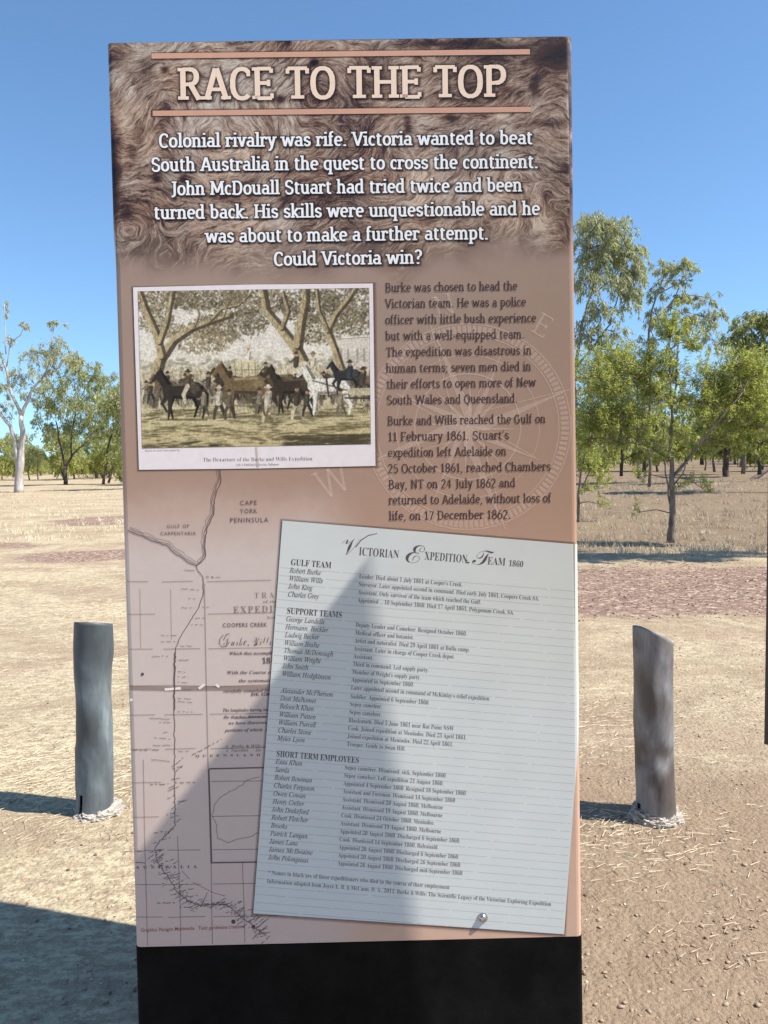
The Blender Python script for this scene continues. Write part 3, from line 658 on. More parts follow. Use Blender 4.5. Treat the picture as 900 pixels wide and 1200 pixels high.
def small(fl_, s, p0, p1, cap, kind, off, yo, spacing=1.0, wpc=None, shear=0.0):
    """p1 given: fit the width; else wpc = photo pixels per em horizontally, along direction p1 = unit vector in pixels"""
    v, f = glyph_mesh(s, kind, off, spacing)
    if len(v) == 0: return
    a = np.array(pl(*p0))
    if wpc is None:
        b_ = np.array(pl(*p1)); L_ = np.linalg.norm(b_-a); ex = (b_-a)/L_; sx = L_/v[:, 0].max()
    else:
        b_ = np.array(pl(p0[0]+p1[0]*100, p0[1]+p1[1]*100)); L_ = np.linalg.norm(b_-a); ex = (b_-a)/L_; sx = wpc*L_/100
    ey = np.array([-ex[1], ex[0]]); sy = cap*0.001704/CAPF[kind]
    n = len(fl_.v)
    P = a[None]+ex[None]*((v[:, :1]+shear*v[:, 1:2])*sx)+ey[None]*(v[:, 1:2]*sy)
    fl_.v += [(p[0], yo, p[1]+LZ) for p in P.tolist()]; fl_.f += [tuple(i+n for i in q) for q in f]

fl = Flat()
small(fl, 'CAPE', (281, 592), (301, 591.6), 5.4, 'sans', 0.004, -0.0005, 1.25); small(fl, 'YORK', (281.5, 601.7), (301.5, 601.3), 5.4, 'sans', 0.004, -0.0005, 1.25); small(fl, 'PENINSULA', (269.5, 612.4), (314.5, 611.8), 5.6, 'sans', 0.004, -0.0005, 1.25)
small(fl, 'GULF OF', (195.5, 619), (221.5, 618.6), 4.2, 'sans', 0.0, -0.0005, 1.3); small(fl, 'CARPENTARIA', (188, 627.3), (229.5, 627), 4.2, 'sans', 0.0, -0.0005, 1.2)
small(fl, 'COOPERS CREEK', (261, 735), (313, 734.2), 4.8, 'sans', 0.010, -0.0005, 1.2)
small(fl, '18', (307, 777.5), (317, 777.2), 6.4, 'bold', 0.01, -0.0005); small(fl, '60', (318, 777.2), (328, 777), 6.4, 'bold', 0.01, -0.0005)
small(fl, 'Burke, Wills, Gray', (262, 757), (345, 755), 11, 'scr', -0.012, -0.0005)
fl.line([(262, 744), (258, 748), (257, 754), (260, 758), (266, 757), (269, 752)], 0.7, -0.00051); fl.line([(262, 750), (265, 743.5), (269, 742.5)], 0.7, -0.00051)
for s_, x, y, xe in (('Which they accomplished in the', 269, 767.5, 345), ('With the Course of the', 266, 790, 330), ('the systematic explor', 280, 799.5, 340), ('carefully compiled from their', 262, 811.5, 336), ('The longitudes having been somewhat', 261, 834, 340), ('the sketches, determine.  As this line', 262.5, 842, 340), ('we have discovered a great', 268, 849, 336), ('portions of which  lies in the', 264, 857.5, 336)):
    small(fl, s_, (x, y), (xe, y-(xe-x)*.012), 3.7, 'bi', 0.002, -0.0005)
small(fl, 'DE GREY', (294, 815.5), (326, 815), 3.4, 'bold', 0.008, -0.0005)
for s_, x, y, xe in (('a  Burke & Wills camp', 264.5, 876, 322), ('o  Travellers      Do', 265, 881, 306)): small(fl, s_, (x, y), (xe, y-.5), 3, 'ital', 0.0, -0.0005)
small(fl, 'AUSTRALIA', (159, 1018), (231, 1017), 3.2, 'bold', 0.0, -0.0005, 2.2); small(fl, 'QUEENSLAND', (229, 887), (305, 886), 2.6, 'bold', 0.0, -0.0005, 2.2)
fl.build('map_lettering', I_map, fo)
fl = Flat(); small(fl, 'TRACK', (298, 701), (340, 700), 6.5, 'bold', -0.01, -0.0005, 1.5); small(fl, 'EXPEDITION', (273.5, 718.5), (352, 716.5), 7.5, 'bold', 0.004, -0.0005, 1.3)
small(fl, 'of the', (308, 706.5), (326, 706.2), 3, 'bold', 0, -0.0005); small(fl, 'from', (313, 725), (327, 724.8), 3, 'bold', 0, -0.0005)
fl.build('map_title_lettering', ink('pale_sepia_ink', (120, 98, 94), 0.6), fo)
fl = Flat(); small(fl, 'Graphics: Paragon Multimedia   Text: gondwana creations', (165, 1092), (287, 1087.5), 4.4, 'sans', 0.006, -0.0005); fl.build('credit_lettering', I_red, fo)
fl = Flat()
for x, y, r_ in ((273.5, 1080, 2.6), (297, 1086, 2.4), (167, 790, 1.9)): fl.poly([(x+r_*math.cos(a_*.7854), y+r_*math.sin(a_*.7854)) for a_ in range(8)][::-1], -0.00054)
fl.build('map_town_mark', ink('blot_ink', (84, 64, 64)), fo)

# ---- engraved picture: a generic procession under trees, painted to vertex colours
def paint_engraving():
    SC = 1.5; W0, H0 = 272, 185; W_, H_ = int(W0*SC), int(H0*SC)
    yy, xx = np.mgrid[0:H_, 0:W_]; xx = (xx+.5)/SC; yy = (yy+.5)/SC
    im = np.zeros((H_, W_, 3)); r = np.random.default_rng(3)
    paper = np.array([220, 213, 202.]); im[:] = paper
    im -= np.clip((yy-60)/90, 0, 1)[..., None]*np.array([6, 12, 26])
    def dab(x, y, a, b, th, col, al):
        x0_ = max(0, int((x-max(a, b)-1)*SC)); x1_ = min(W_, int((x+max(a, b)+1)*SC)+2); y0_ = max(0, int((y-max(a, b)-1)*SC)); y1_ = min(H_, int((y+max(a, b)+1)*SC)+2)
        if x1_ <= x0_ or y1_ <= y0_: return
        X = xx[y0_:y1_, x0_:x1_]-x; Y = yy[y0_:y1_, x0_:x1_]-y; c, s = math.cos(th), math.sin(th)
        d = np.sqrt(((X*c+Y*s)/a)**2+((-X*s+Y*c)/b)**2); m = np.clip((1.0-d)*min(a, b)*SC+.5, 0, 1)*al
        im[y0_:y1_, x0_:x1_] = im[y0_:y1_, x0_:x1_]*(1-m[..., None])+np.array(col, float)*m[..., None]
    def st(pts, w0, w1, col, al=1.0):
        n = len(pts)-1; tot = sum(math.dist(pts[i], pts[i+1]) for i in range(n)); run = 0
        for i in range(n):
            (xa, ya), (xb, yb) = pts[i], pts[i+1]; L_ = math.dist(pts[i], pts[i+1])
            wa = w0+(w1-w0)*run/tot; run += L_; wb = w0+(w1-w0)*run/tot; pad = max(wa, wb)/2+1
            x0_ = max(0, int((min(xa, xb)-pad)*SC)); x1_ = min(W_, int((max(xa, xb)+pad)*SC)+2); y0_ = max(0, int((min(ya, yb)-pad)*SC)); y1_ = min(H_, int((max(ya, yb)+pad)*SC)+2)
            if x1_ <= x0_ or y1_ <= y0_: continue
            X = xx[y0_:y1_, x0_:x1_]; Y = yy[y0_:y1_, x0_:x1_]; t = np.clip(((X-xa)*(xb-xa)+(Y-ya)*(yb-ya))/(L_*L_+1e-6), 0, 1)
            d = np.hypot(X-xa-(xb-xa)*t, Y-ya-(yb-ya)*t); m = np.clip((wa+(wb-wa)*t)/2-d+.4, 0, 1)*al
            im[y0_:y1_, x0_:x1_] = im[y0_:y1_, x0_:x1_]*(1-m[..., None])+np.array(col, float)*m[..., None]
    # far tree line, fence of onlookers, field
    for k in range(260): dab(r.uniform(0, 272), r.normal(86, 3), r.uniform(1.5, 4), r.uniform(1, 2.2), 0, (150, 146, 118), .45)
    im[int(92*SC):int(140*SC)] = im[int(92*SC):int(140*SC)]*.55+np.array([186, 172, 128])*.45
    for k in range(420):
        x = r.uniform(0, 272); y = r.uniform(98, 134); dab(x, y, r.uniform(.6, 1.2), r.uniform(2.5, 5), 0, r.choice([96, 130, 160])*np.array([1, .93, .76]), .5)
        if r.random() < .4: dab(x, y-4, .9, .9, 0, (112, 96, 80), .6)
    # a pale building at the right
    im[int(60*SC):int(98*SC), int(232*SC):] = im[int(60*SC):int(98*SC), int(232*SC):]*.3+np.array([206, 196, 182])*.7
    for x in (238, 246, 257, 265): st([(x, 72), (x, 86)], 2.4, 2.4, (150, 144, 136), .8)
    st([(231, 60), (272, 58)], 1.2, 1.2, (130, 122, 112), .8)
    # foliage of stipple
    for cx_, cy_, rx, ry, n, tone in ((20, 8, 34, 16, 520, 110), (80, 10, 48, 13, 800, 104), (140, 14, 40, 16, 620, 112), (200, 18, 36, 22, 700, 92), (250, 18, 30, 24, 620, 100), (55, 48, 40, 10, 420, 128), (110, 40, 46, 14, 700, 108), (210, 48, 28, 18, 420, 112), (255, 42, 22, 14, 300, 108), (20, 34, 20, 14, 240, 120), (75, 66, 30, 8, 200, 132), (95, 55, 26, 7, 220, 120)):
        for k in range(int(n*1.25)):
            a_ = r.uniform(0, 6.28); q = math.sqrt(r.random()); cl = r.normal(0, 2)
            x = cx_+rx*q*math.cos(a_)+cl; y = cy_+ry*q*math.sin(a_)+r.normal(0, 1.5)
            t = tone+r.normal(0, 26)+(14 if r.random() < .3 else 0); c = np.clip(np.array([t*1.06, t*.96, t*.74]), 30, 200)
            dab(x, y, r.uniform(.8, 2.3), r.uniform(.6, 1.3), r.uniform(0, 3.1), c, r.uniform(.4, .85))
    bark = (188, 172, 134); shade = (78, 66, 50)
    def limb(pts, w0, w1):
        st([(x+w0*.16, y+.5) for x, y in pts], w0*1.06, w1*1.3, shade, .9); st([(x-w0*.10, y-.2) for x, y in pts], w0*.72, w1*.7, bark, .95)
        for k in range(int(w0*5)):
            i = r.integers(0, len(pts)-1); t = r.random(); x = pts[i][0]*(1-t)+pts[i+1][0]*t+r.normal(0, w0*.2); y = pts[i][1]*(1-t)+pts[i+1][1]*t
            dab(x, y, .35, r.uniform(1, 3), r.uniform(-.5, .5), (110, 96, 72), .6)
    limb([(8, 150), (14, 112), (24, 80), (40, 58), (62, 44), (86, 36), (108, 30)], 15, 4); limb([(26, 76), (20, 50), (8, 20), (2, 0)], 10, 5); limb([(24, 60), (34, 34), (40, 6), (42, 0)], 7, 4)
    limb([(84, 36), (98, 22), (118, 18), (132, 6)], 4, 1.6); limb([(66, 42), (72, 28), (66, 14)], 2.4, 1); limb([(100, 32), (106, 14), (100, 2)], 2, 1)
    limb([(194, 92), (184, 70), (166, 46), (150, 26), (146, 0)], 14, 6); limb([(186, 66), (190, 40), (196, 14), (196, 0)], 11, 7); limb([(168, 46), (176, 26), (170, 4)], 6, 3)
    limb([(238, 98), (230, 72), (222, 50), (232, 30), (246, 14), (256, 0)], 9, 4); limb([(222, 50), (212, 26), (210, 2)], 6, 3); limb([(140, 24), (126, 14), (112, 14)], 3, 1)
    for k in range(60):
        x = r.uniform(10, 262); y = r.uniform(4, 46); p_ = [(x, y)]
        for j in range(4): p_.append((p_[-1][0]+r.normal(0, 5), p_[-1][1]+r.normal(-1, 4)))
        st(p_, .9, .5, (84, 70, 52), .6)
    # ground
    g0 = 136
    m = np.clip((yy-g0)/3, 0, 1)[..., None]; im[:] = im*(1-m)+(np.array([202, 190, 152])-np.clip((yy-g0)/50, 0, 1)[..., None]*np.array([14, 18, 22]))*m
    for k in range(1500):
        y = r.uniform(g0, 185); x = r.uniform(0, 272); band = math.sin(y*.34+math.sin(x*.03)*2+1.1)
        if band < .05 and r.random() < .8: continue
        t = r.uniform(70, 120)-(20 if y > 176 else 0); dab(x, y, r.uniform(2, 9), r.uniform(.4, 1.0), r.normal(0, .06), (t*1.04, t*.94, t*.62), .5)
    for k in range(500): dab(r.uniform(170, 272), r.uniform(172, 185), r.uniform(2, 8), r.uniform(.5, 1.2), 0, (74, 66, 46), .4)
    for k in range(120):                        # the crowd: dim standing figures
        x = r.uniform(4, 268); y = r.uniform(118, 136); t = r.uniform(95, 165); c = (t, t*.93, t*.78)
        st([(x, y), (x+r.normal(0, 1), y-11)], 4.2, 3, c, .8); dab(x, y-13.5, 1.5, 1.8, 0, (150, 128, 104), .9); st([(x-2, y), (x-2, y-9)], .7, .7, (70, 62, 50), .6)
    for k in range(26):                         # dark tangle of bodies in the middle ground
        x = r.uniform(92, 225); y = r.uniform(104, 128); t = r.uniform(58, 110); dab(x, y, r.uniform(4, 9), r.uniform(4, 9), r.uniform(0, 3), (t*1.05, t*.92, t*.68), .7)
    def horse(x, y, s, col, hi, d=-1, laden=False):
        sh = tuple(c*.55 for c in col)
        P = lambda *q: [(x+d*-a_*s, y+b_*s) for a_, b_ in q]
        for a_, k_, f_, g_ in ((-8, -11, -9, 13), (9, 13, 10, 12)): st(P((a_, -6), (k_, 3), (f_, g_)), 4*s, 1.5*s, sh)
        st(P((-11, -11), (0, -10), (11, -12)), 13*s, 13*s, col); st(P((9, -12), (14, -11)), 13*s, 10*s, col)
        st(P((-11, -13), (-17, -20), (-20, -26)), 10*s, 5.4*s, col); st(P((-20, -26), (-25.5, -20)), 4.8*s, 3*s, col); dab(x+d*19*s, y-29*s, 1*s, 2*s, .3, col, 1)
        st(P((-12, -18), (-18, -28)), 3*s, 2*s, sh); st(P((-8, -16), (10, -17)), 2.4*s, 2.4*s, hi, .8); dab(x-d*11*s, y-12*s, 4*s, 4.5*s, 0, hi, .45); st(P((-10, -5.5), (8, -5)), 2.5*s, 2.5*s, sh, .8)
        st(P((-13, -7), (-18, 0), (-14, 7)), 4.6*s, 1.6*s, col); st(P((-11, -7), (-11.5, 3), (-13, 14)), 4.4*s, 1.6*s, col)
        st(P((14, -8), (15, 0), (19, 5), (17, 14)), 5.4*s, 1.6*s, col); st(P((17, -14), (22, -7), (21, 4)), 3*s, 1.2*s, sh)
        st(P((-20, 14), (20, 14.5)), 1.8*s, 2.4*s, (92, 80, 54), .6)
    def man(x, y, s, col, hat=(70, 60, 50), leg=None):
        if leg: st([(x, y), (x-3*s, y+7*s), (x-4*s, y+14*s)], 4*s, 2.2*s, leg); st([(x+s, y), (x+4*s, y+7*s), (x+6*s, y+14*s)], 4*s, 2.2*s, tuple(c*.8 for c in leg))
        st([(x, y), (x+s, y-8*s)], 5.6*s, 5.6*s, col); st([(x+1.8*s, y), (x+2.8*s, y-8*s)], 2*s, 2*s, tuple(c*.6 for c in col), .8); st([(x, y-8*s), (x-5*s, y-4*s), (x-7*s, y-5*s)], 2.2*s, 1.4*s, tuple(c*.85 for c in col)); dab(x+.6*s, y-11.6*s, 1.7*s, 2.1*s, 0, (170, 138, 108), 1); dab(x+.6*s, y-13.2*s, 3.0*s, .9*s, 0, hat, 1); dab(x+.8*s, y-14.2*s, 1.6*s, 1.4*s, 0, hat, 1)
    for k in range(34):
        x = 6+k*8+r.uniform(-3, 3); t = r.uniform(60, 150); c = (t, t*.92, t*.76); man(x, r.uniform(112, 124), r.uniform(.8, 1.05), c, (64, 54, 44), (t*.8, t*.74, t*.62))
    for x, y, sc_, c in ((30, 118, .7, (110, 96, 76)), (104, 116, .85, (70, 60, 46)), (146, 112, .9, (118, 100, 74)), (200, 116, .95, (64, 54, 42)), (262, 118, .8, (98, 86, 68))): horse(x, y, sc_, c, tuple(q*1.3 for q in c)); man(x+2, y-14*sc_, .95, tuple(q*.8 for q in c))
    man(80, 112, 1.1, (88, 82, 70)); horse(50, 132, 1.35, (56, 48, 40), (120, 108, 90)); man(56, 112, 1.3, (98, 86, 64)); st([(56, 112), (51, 122), (53, 131)], 5.6, 3.6, (206, 194, 168))
    man(92, 132, 1.35, (208, 198, 178), (198, 184, 160), (80, 68, 54))
    horse(160, 124, 1.35, (92, 78, 54), (132, 116, 86)); horse(124, 128, 1.45, (120, 100, 70), (168, 150, 114)); st([(118, 92), (134, 92)], 20, 19, (208, 196, 162)); 
    for q in (112, 120, 128, 136): st([(q, 84), (q+1, 102)], .8, .8, (96, 80, 58), .8)
    st([(108, 94), (140, 94)], .8, .8, (96, 80, 58), .8); man(128, 82, 1.1, (224, 214, 196), (206, 190, 168))
    man(150, 134, 1.45, (212, 200, 178), (216, 206, 188), (196, 182, 152)); horse(180, 128, 1.3, (60, 50, 38), (100, 86, 66)); st([(164, 96), (194, 92)], 9, 14, (214, 202, 172)); man(184, 90, 1.1, (88, 76, 60)); man(204, 92, 1.2, (218, 208, 188), (120, 104, 84)); st([(206, 96), (214, 108)], 10, 8, (206, 194, 164))
    man(184, 134, 1.4, (80, 70, 50), (70, 60, 46), (208, 194, 166)); horse(222, 130, 1.4, (234, 228, 214), (250, 246, 236)); st([(220, 106), (222, 124)], 2.4, 2.4, (66, 56, 46)); st([(204, 108), (244, 120)], 1.4, 1.4, (66, 56, 46))
    horse(244, 112, .9, (52, 50, 50), (90, 88, 86)); man(247, 104, 1.3, (64, 68, 72)); man(262, 112, 1.25, (88, 80, 66)); st([(250, 122), (272, 122)], 9, 9, (194, 182, 154)); st([(242, 129), (272, 130)], 2, 2, (60, 52, 42))
    for a_ in range(12): st([(268, 138), (268+9*math.cos(a_*.523), 138+9*math.sin(a_*.523))], .8, .8, (86, 74, 58))
    for k in range(2600):
        x = r.uniform(4, 268); y = r.uniform(88, 142); st([(x, y), (x+r.uniform(-2, 2), y+r.uniform(1, 4))], .5, .4, (60, 50, 36), .4)
    for x, y, sc_ in ((74, 132, .8), (104, 134, .9), (140, 132, .85), (196, 134, .85), (236, 134, .8)):
        t = r.uniform(60, 120); man(x, y, sc_*1.3, (t*1.3, t*1.2, t), (66, 56, 46), (t, t*.9, t*.74))
    im *= np.array([1.0, .985, .955])
    n_ = fnoise(H_, W_, 1.8, 41, 1); n2 = fnoise(H_, W_, 9, 42, 3); im[:] = im*(0.86+0.24*n_[..., None])*(0.93+0.14*n2[..., None])
    im[:, int(139*SC):int(142*SC)] *= .95
    ed = (xx < .8) | (xx > W0-.8) | (yy < .8) | (yy > H0-.8); im[ed] = (96, 84, 72)
    return np.concatenate([np.clip(s2l(np.clip(im, 0, 255))*1.08, 0, .85), np.ones((H_, W_, 1))], -1)
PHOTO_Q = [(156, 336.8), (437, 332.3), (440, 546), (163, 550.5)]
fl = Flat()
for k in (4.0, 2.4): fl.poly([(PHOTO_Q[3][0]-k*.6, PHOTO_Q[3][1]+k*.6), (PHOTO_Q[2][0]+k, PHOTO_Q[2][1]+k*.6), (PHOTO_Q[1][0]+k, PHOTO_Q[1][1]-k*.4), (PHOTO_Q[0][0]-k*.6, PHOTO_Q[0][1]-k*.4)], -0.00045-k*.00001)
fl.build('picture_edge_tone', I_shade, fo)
M_card = flat('picture_card', alb((222, 210, 206)), .45)
fl = Flat()
bl_, br_, tr_, tl_ = [pl(*q) for q in (PHOTO_Q[3], PHOTO_Q[2], PHOTO_Q[1], PHOTO_Q[0])]
fl.poly([PHOTO_Q[3], (302, 549), PHOTO_Q[2], PHOTO_Q[1], (296, 333.5), PHOTO_Q[0]], -0.0006)
card = fl.build('picture_print', M_card, sign)
pim = paint_engraving()
sheet_mesh('engraving', [(161.5, 341.4), (432.6, 337.5), (434.6, 520.7), (166.4, 525.7)], pim, -0.0008, attr_mat('engraving_print', .45), card)
fl = Flat(); small(fl, 'The Departure of the Burke and Wills Expedition', (238, 541), (366, 539.6), 4.4, 'bold', -0.014, -0.0008); small(fl, 'Lith. & Published by Massina, Melbourne', (277, 546), (327, 545.4), 2.6, 'bold', -0.014, -0.0008); small(fl, 'Drawn on stone from nature by', (170, 529.2), (211, 528.6), 2.0, 'bold', -0.012, -0.0008)
fl.build('caption_lettering', ink('caption_ink', (104, 94, 92), .85), card)
fl = Flat(); fl.line([(300, 524), (302, 548)], 3, -0.00075); fl.build('card_crease', ink('card_crease_ink', (170, 148, 124), .35), card)

# ---- the sheet of paper with the expedition list
TLp = (331.0, 610.0); exv = (0.9967, 0.0807); eyv = (-0.0738, 0.9973)
def pp(a, b_): return (TLp[0]+a*exv[0]+b_*eyv[0], TLp[1]+a*exv[1]+b_*eyv[1])
M_paper, t_, n_, p_ = newmat('printed_paper')
tc = N(t_, 'ShaderNodeTexCoord'); n1 = N(t_, 'ShaderNodeTexNoise', Scale=9.0, Detail=5.0); t_.links.new(tc.outputs['Object'], n1.inputs['Vector'])
t_.links.new(mixc(t_, n1.outputs['Fac'], alb((188, 190, 186)), alb((204, 205, 199))), p_.inputs['Base Color']); p_.inputs['Roughness'].default_value = .4; p_.inputs['Specular IOR Level'].default_value = .35
edge_x = pl(670, 640)[0]
def pz(px, py): q = pl(px, py); return (q[0], q[1]+LZ)
UR = FR-RC                              # where the fold of the right corner begins
fp = Flat()
def clipx(a, b_, x):                          # point of segment a-b at local x
    t = (x-a[0])/(b_[0]-a[0]); return (x, a[1]+(b_[1]-a[1])*t)
A_, B_ = pz(331, 610), pz(694.6, 639.4); C_, D_ = pz(661, 1094.5), pz(297, 1070)
top_r = clipx(A_, B_, UR); low_r = clipx(B_, C_, UR)
v = [(D_[0], -.0009, D_[1]), (C_[0], -.0009, C_[1]), (low_r[0], -.0009, low_r[1]), (top_r[0], -.0009, top_r[1]), (A_[0], -.0009, A_[1])]
f = [(0, 1, 2, 3, 4)]
# fold round the corner of the sign: offset outline of the plan
fold = [plan[i] for i in range(6, 11)]
prev = (UR, top_r[1], low_r[1]); n0 = 5
v += [(UR, -.0009, top_r[1]), (UR, -.0009, low_r[1])]
ccx = Vector((FR-RC, RC)); dist = 0; last = Vector((UR, 0))
for k, (x, y) in enumerate(fold):
    q = Vector((x, y)); o_ = (q-ccx).normalized()*.0009; dist += (q-last).length; last = q
    zt = top_r[1]-.081*dist; zl = low_r[1]+12.6*dist*.9
    zl = min(zl, zt-.01)
    v += [(x+o_.x, y+o_.y, zt), (x+o_.x, y+o_.y, zl)]
for k in range(5): i = 5+2*k; f.append((i+1, i+3, i+2, i))
paper = link('expedition_list', mesh_py('expedition_list', v, f), M_paper, sign)
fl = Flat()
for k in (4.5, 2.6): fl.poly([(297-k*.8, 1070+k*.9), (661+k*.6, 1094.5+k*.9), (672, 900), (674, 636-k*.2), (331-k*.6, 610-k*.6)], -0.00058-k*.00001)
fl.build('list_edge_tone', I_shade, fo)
fl = Flat(); b_ = 55.0
rr = rl(3)
while b_ < 458:
    a0 = 1.0; a1 = 343 if b_ < 262 else 343+(262-b_)*0.0+2*0
    p0 = pp(a0, b_); p1 = pp(a1, b_)
    xr = 675.5 if p1[1] < 880 else 675.5-(p1[1]-890)*.075
    # break the rule into a few dashes as worn print does
    a = a0
    xlim = (min(xr, 676)-TLp[0])/exv[0]+b_*.074-1.5
    while a < xlim:
        L_ = rr.uniform(18, 70); e_ = min(a+L_, xlim); fl.line([pp(a, b_), pp(e_, b_)], .8, -0.00105); a = e_+rr.uniform(.5, 5)
    b_ += 9.36
fl.build('ruled_lines', ink('rule_ink', (150, 154, 160), .24), paper)
fl = Flat(); YO = -0.00115
def row(a, b_, s_, kind='bold', cap=5.6, wpc=5.9, off=-0.007, spacing=1.0): small(fl, s_, pp(a, b_), exv, cap, kind, off, YO, spacing, wpc=wpc)
small(fl, 'V', pp(68, 34), pp(94, 33), 21, 'scr', -.004, YO); fl.line([pp(88, 24), pp(94, 15), pp(102, 9), pp(112, 6)], [1.2, 1, .8, .5], YO)
small(fl, 'ICTORIAN', pp(92, 33), pp(139, 33), 9.2, 'bold', -.010, YO)
small(fl, 'E', pp(146, 37), pp(169, 37), 20, 'scr', -.004, YO); small(fl, 'XPEDITION,', pp(169, 32), pp(221, 32), 9.2, 'bold', -.010, YO)
small(fl, 'T', pp(223, 33), pp(250, 33), 19, 'scr', -.004, YO); fl.line([pp(222, 31), pp(218, 31.5), pp(219, 28.5)], 1.6, YO)
small(fl, 'EAM', pp(243, 31.5), pp(264, 31.5), 8.6, 'bold', -.010, YO); small(fl, '1860', pp(268, 31.5), pp(285, 31.5), 6.6, 'bold', -.010, YO)
fl.build('list_title_lettering', ink('title_ink', (84, 74, 74)), paper)
fl = Flat()
small(fl, 'GULF TEAM', pp(13.4, 51), pp(61, 51), 7.0, 'bold', -.006, YO); small(fl, 'SUPPORT TEAMS', pp(13, 108), pp(77.5, 108), 7.0, 'bold', -.006, YO); small(fl, 'SHORT TERM EMPLOYEES', pp(13, 276), pp(110, 276), 7.0, 'bold', -.004, YO)
fl.build('list_heading_lettering', ink('heading_ink', (58, 48, 48)), paper)
fl = Flat()
NAMES = [(60, 'Robert Burke', 49.5), (69.3, 'William Wills', 52.5), (78.7, 'John King', 41), (88, 'Charles Grey', 49), (117, 'George Landells', 58), (126.3, 'Hermann  Beckler', 63), (135.5, 'Ludwig Becker', 53), (145, 'William Brahe', 54), (154, 'Thomas McDonough', 71), (163, 'William Wright', 57), (172.3, 'John Smith', 43), (181.4, 'William Hodgkinson', 70),
         (201, 'Alexander McPherson', 74), (210, 'Dost Mahomet', 55), (219.4, 'Belooch Khan', 53), (229, 'William Patten', 56), (238.3, 'William Purcell', 57), (247.6, 'Charles Stone', 52), (257, 'Myles Lyon', 45)]
SHORT = [('Esau Khan', 44), ('Samla', 29.5), ('Robert Bowman', 57), ('Charles Ferguson', 60.5), ('Owen Cowan', 51), ('Henry Creber', 50), ('John Drakeford', 56), ('Robert Fletcher', 56), ('Brooks', 32), ('Patrick Langan', 56.5), ('James Lane', 46), ('James McIlwaine', 64), ('John Polongeaux', 60)]
for b_, s_, ae in NAMES: small(fl, s_, pp(13, b_), pp(ae, b_), 5.6, 'ital', .006, YO)
for k, (s_, ae) in enumerate(SHORT): small(fl, s_, pp(13, 284.5+k*9.37), pp(ae, 284.5+k*9.37), 5.6, 'ital', .006, YO)
fl.build('name_lettering', ink('name_ink', (80, 72, 74), .9), paper)
fl = Flat()
ROLES = [(60, 'Leader. Died about 1 July 1861 at Cooper\'s Creek.'), (69.3, 'Surveyor. Later appointed second in command. Died early July 1861, Coopers Creek SA.'), (78.7, 'Assistant. Only survivor of the team which reached the Gulf.'), (88, 'Appointed ... 10 September 1860. Died 17 April 1861, Polygonum Creek, SA.'),
         (117, 'Deputy Leader and Cameleer. Resigned October 1860.'), (126.3, 'Medical officer and botanist.'), (135.5, 'Artist and naturalist. Died 29 April 1861 at Bulla camp.'), (145, 'Assistant. Later in charge of Cooper Creek depot.'), (154, 'Assistant.'), (163, 'Third in command. Led supply party.'), (172.3, 'Member of Wright\'s supply party.'), (181.4, 'Appointed in September 1860.'), (190.6, 'Later appointed second in command of McKinlay\'s relief expedition.'),
         (201, 'Saddler. Appointed 6 September 1860.'), (210, 'Sepoy cameleer.'), (219.4, 'Sepoy cameleer.'), (229, 'Blacksmith. Died 5 June 1861 near Rat Point NSW'), (238.3, 'Cook. Joined expedition at Menindee. Died 23 April 1861.'), (247.6, 'Joined expedition at Menindee. Died 22 April 1861.'), (257, 'Trooper. Guide to Swan Hill.')]
SR = ['Sepoy cameleer. Dismissed, sick, September 1860.', 'Sepoy cameleer. Left expedition 21 August 1860.', 'Appointed 4 September 1860. Resigned 18 September 1860.', 'Assistant and Foreman. Dismissed 14 September 1860', 'Assistant. Dismissed 20 August 1860, Melbourne', 'Assistant. Dismissed 19 August 1860, Melbourne', 'Cook. Dismissed 24 October 1860, Menindee.', 'Assistant. Dismissed 19 August 1860, Melbourne', 'Appointed 20 August 1860. Discharged 6 September 1860.', 'Cook. Dismissed 14 September 1860, Balranald.', 'Appointed 20 August 1860. Discharged 6 September 1860.', 'Appointed 20 August 1860. Discharged 26 September 1860.', 'Appointed 26 August 1860. Discharged mid-September 1860.']
for b_, s_ in ROLES: row(94.5, b_, s_, cap=5.0, wpc=5.55)
for k, s_ in enumerate(SR): row(94, 284.5+k*9.37, s_, cap=5.0, wpc=5.55)
small(fl, '* Names in black are of those expeditioners who died in the course of their employment', pp(14, 414.5), pp(227, 414.5), 4.9, 'bold', -.007, YO)
small(fl, 'Information adapted from Joyce E. B. & McCann, D. A., 2011, Burke & Wills: The Scientific Legacy of the Victorian Exploring Expedition', pp(13, 424.5), pp(347, 424.5), 4.9, 'bold', -.007, YO)
fl.build('role_lettering', ink('role_ink', (88, 84, 88), .85), paper)

# bolt through the sheet
M_steel, t_, n_, p_ = newmat('bolt_steel'); p_.inputs['Metallic'].default_value = 1; p_.inputs['Roughness'].default_value = .28; p_.inputs['Base Color'].default_value = (.55, .54, .52, 1)
bx, bz = pl(565.5, 1075)
bm = bmesh.new(); bmesh.ops.create_uvsphere(bm, u_segments=16, v_segments=8, radius=.0088)
for vv in bm.verts: vv.co.z = max(vv.co.z, -.001)*.9
bmesh.ops.transform(bm, matrix=Matrix.Rotation(R(90), 4, 'X'), verts=bm.verts)
me = bpy.data.meshes.new('bolt'); bm.to_mesh(me); bm.free()
bo = link('bolt', me, M_steel, sign, True); bo.location = (bx, -.001, bz+LZ)
me = mesh_py('washer', [(.0105*math.cos(k*.5236), yv, .0105*math.sin(k*.5236)) for yv in (0, -.0012) for k in range(12)], [tuple(range(12)), tuple(range(23, 11, -1))]+[(k, 12+k, 12+(k+1) % 12, (k+1) % 12) for k in range(12)])
wo_ = link('washer', me, M_steel, bo); wo_.location = (0, 0, 0)

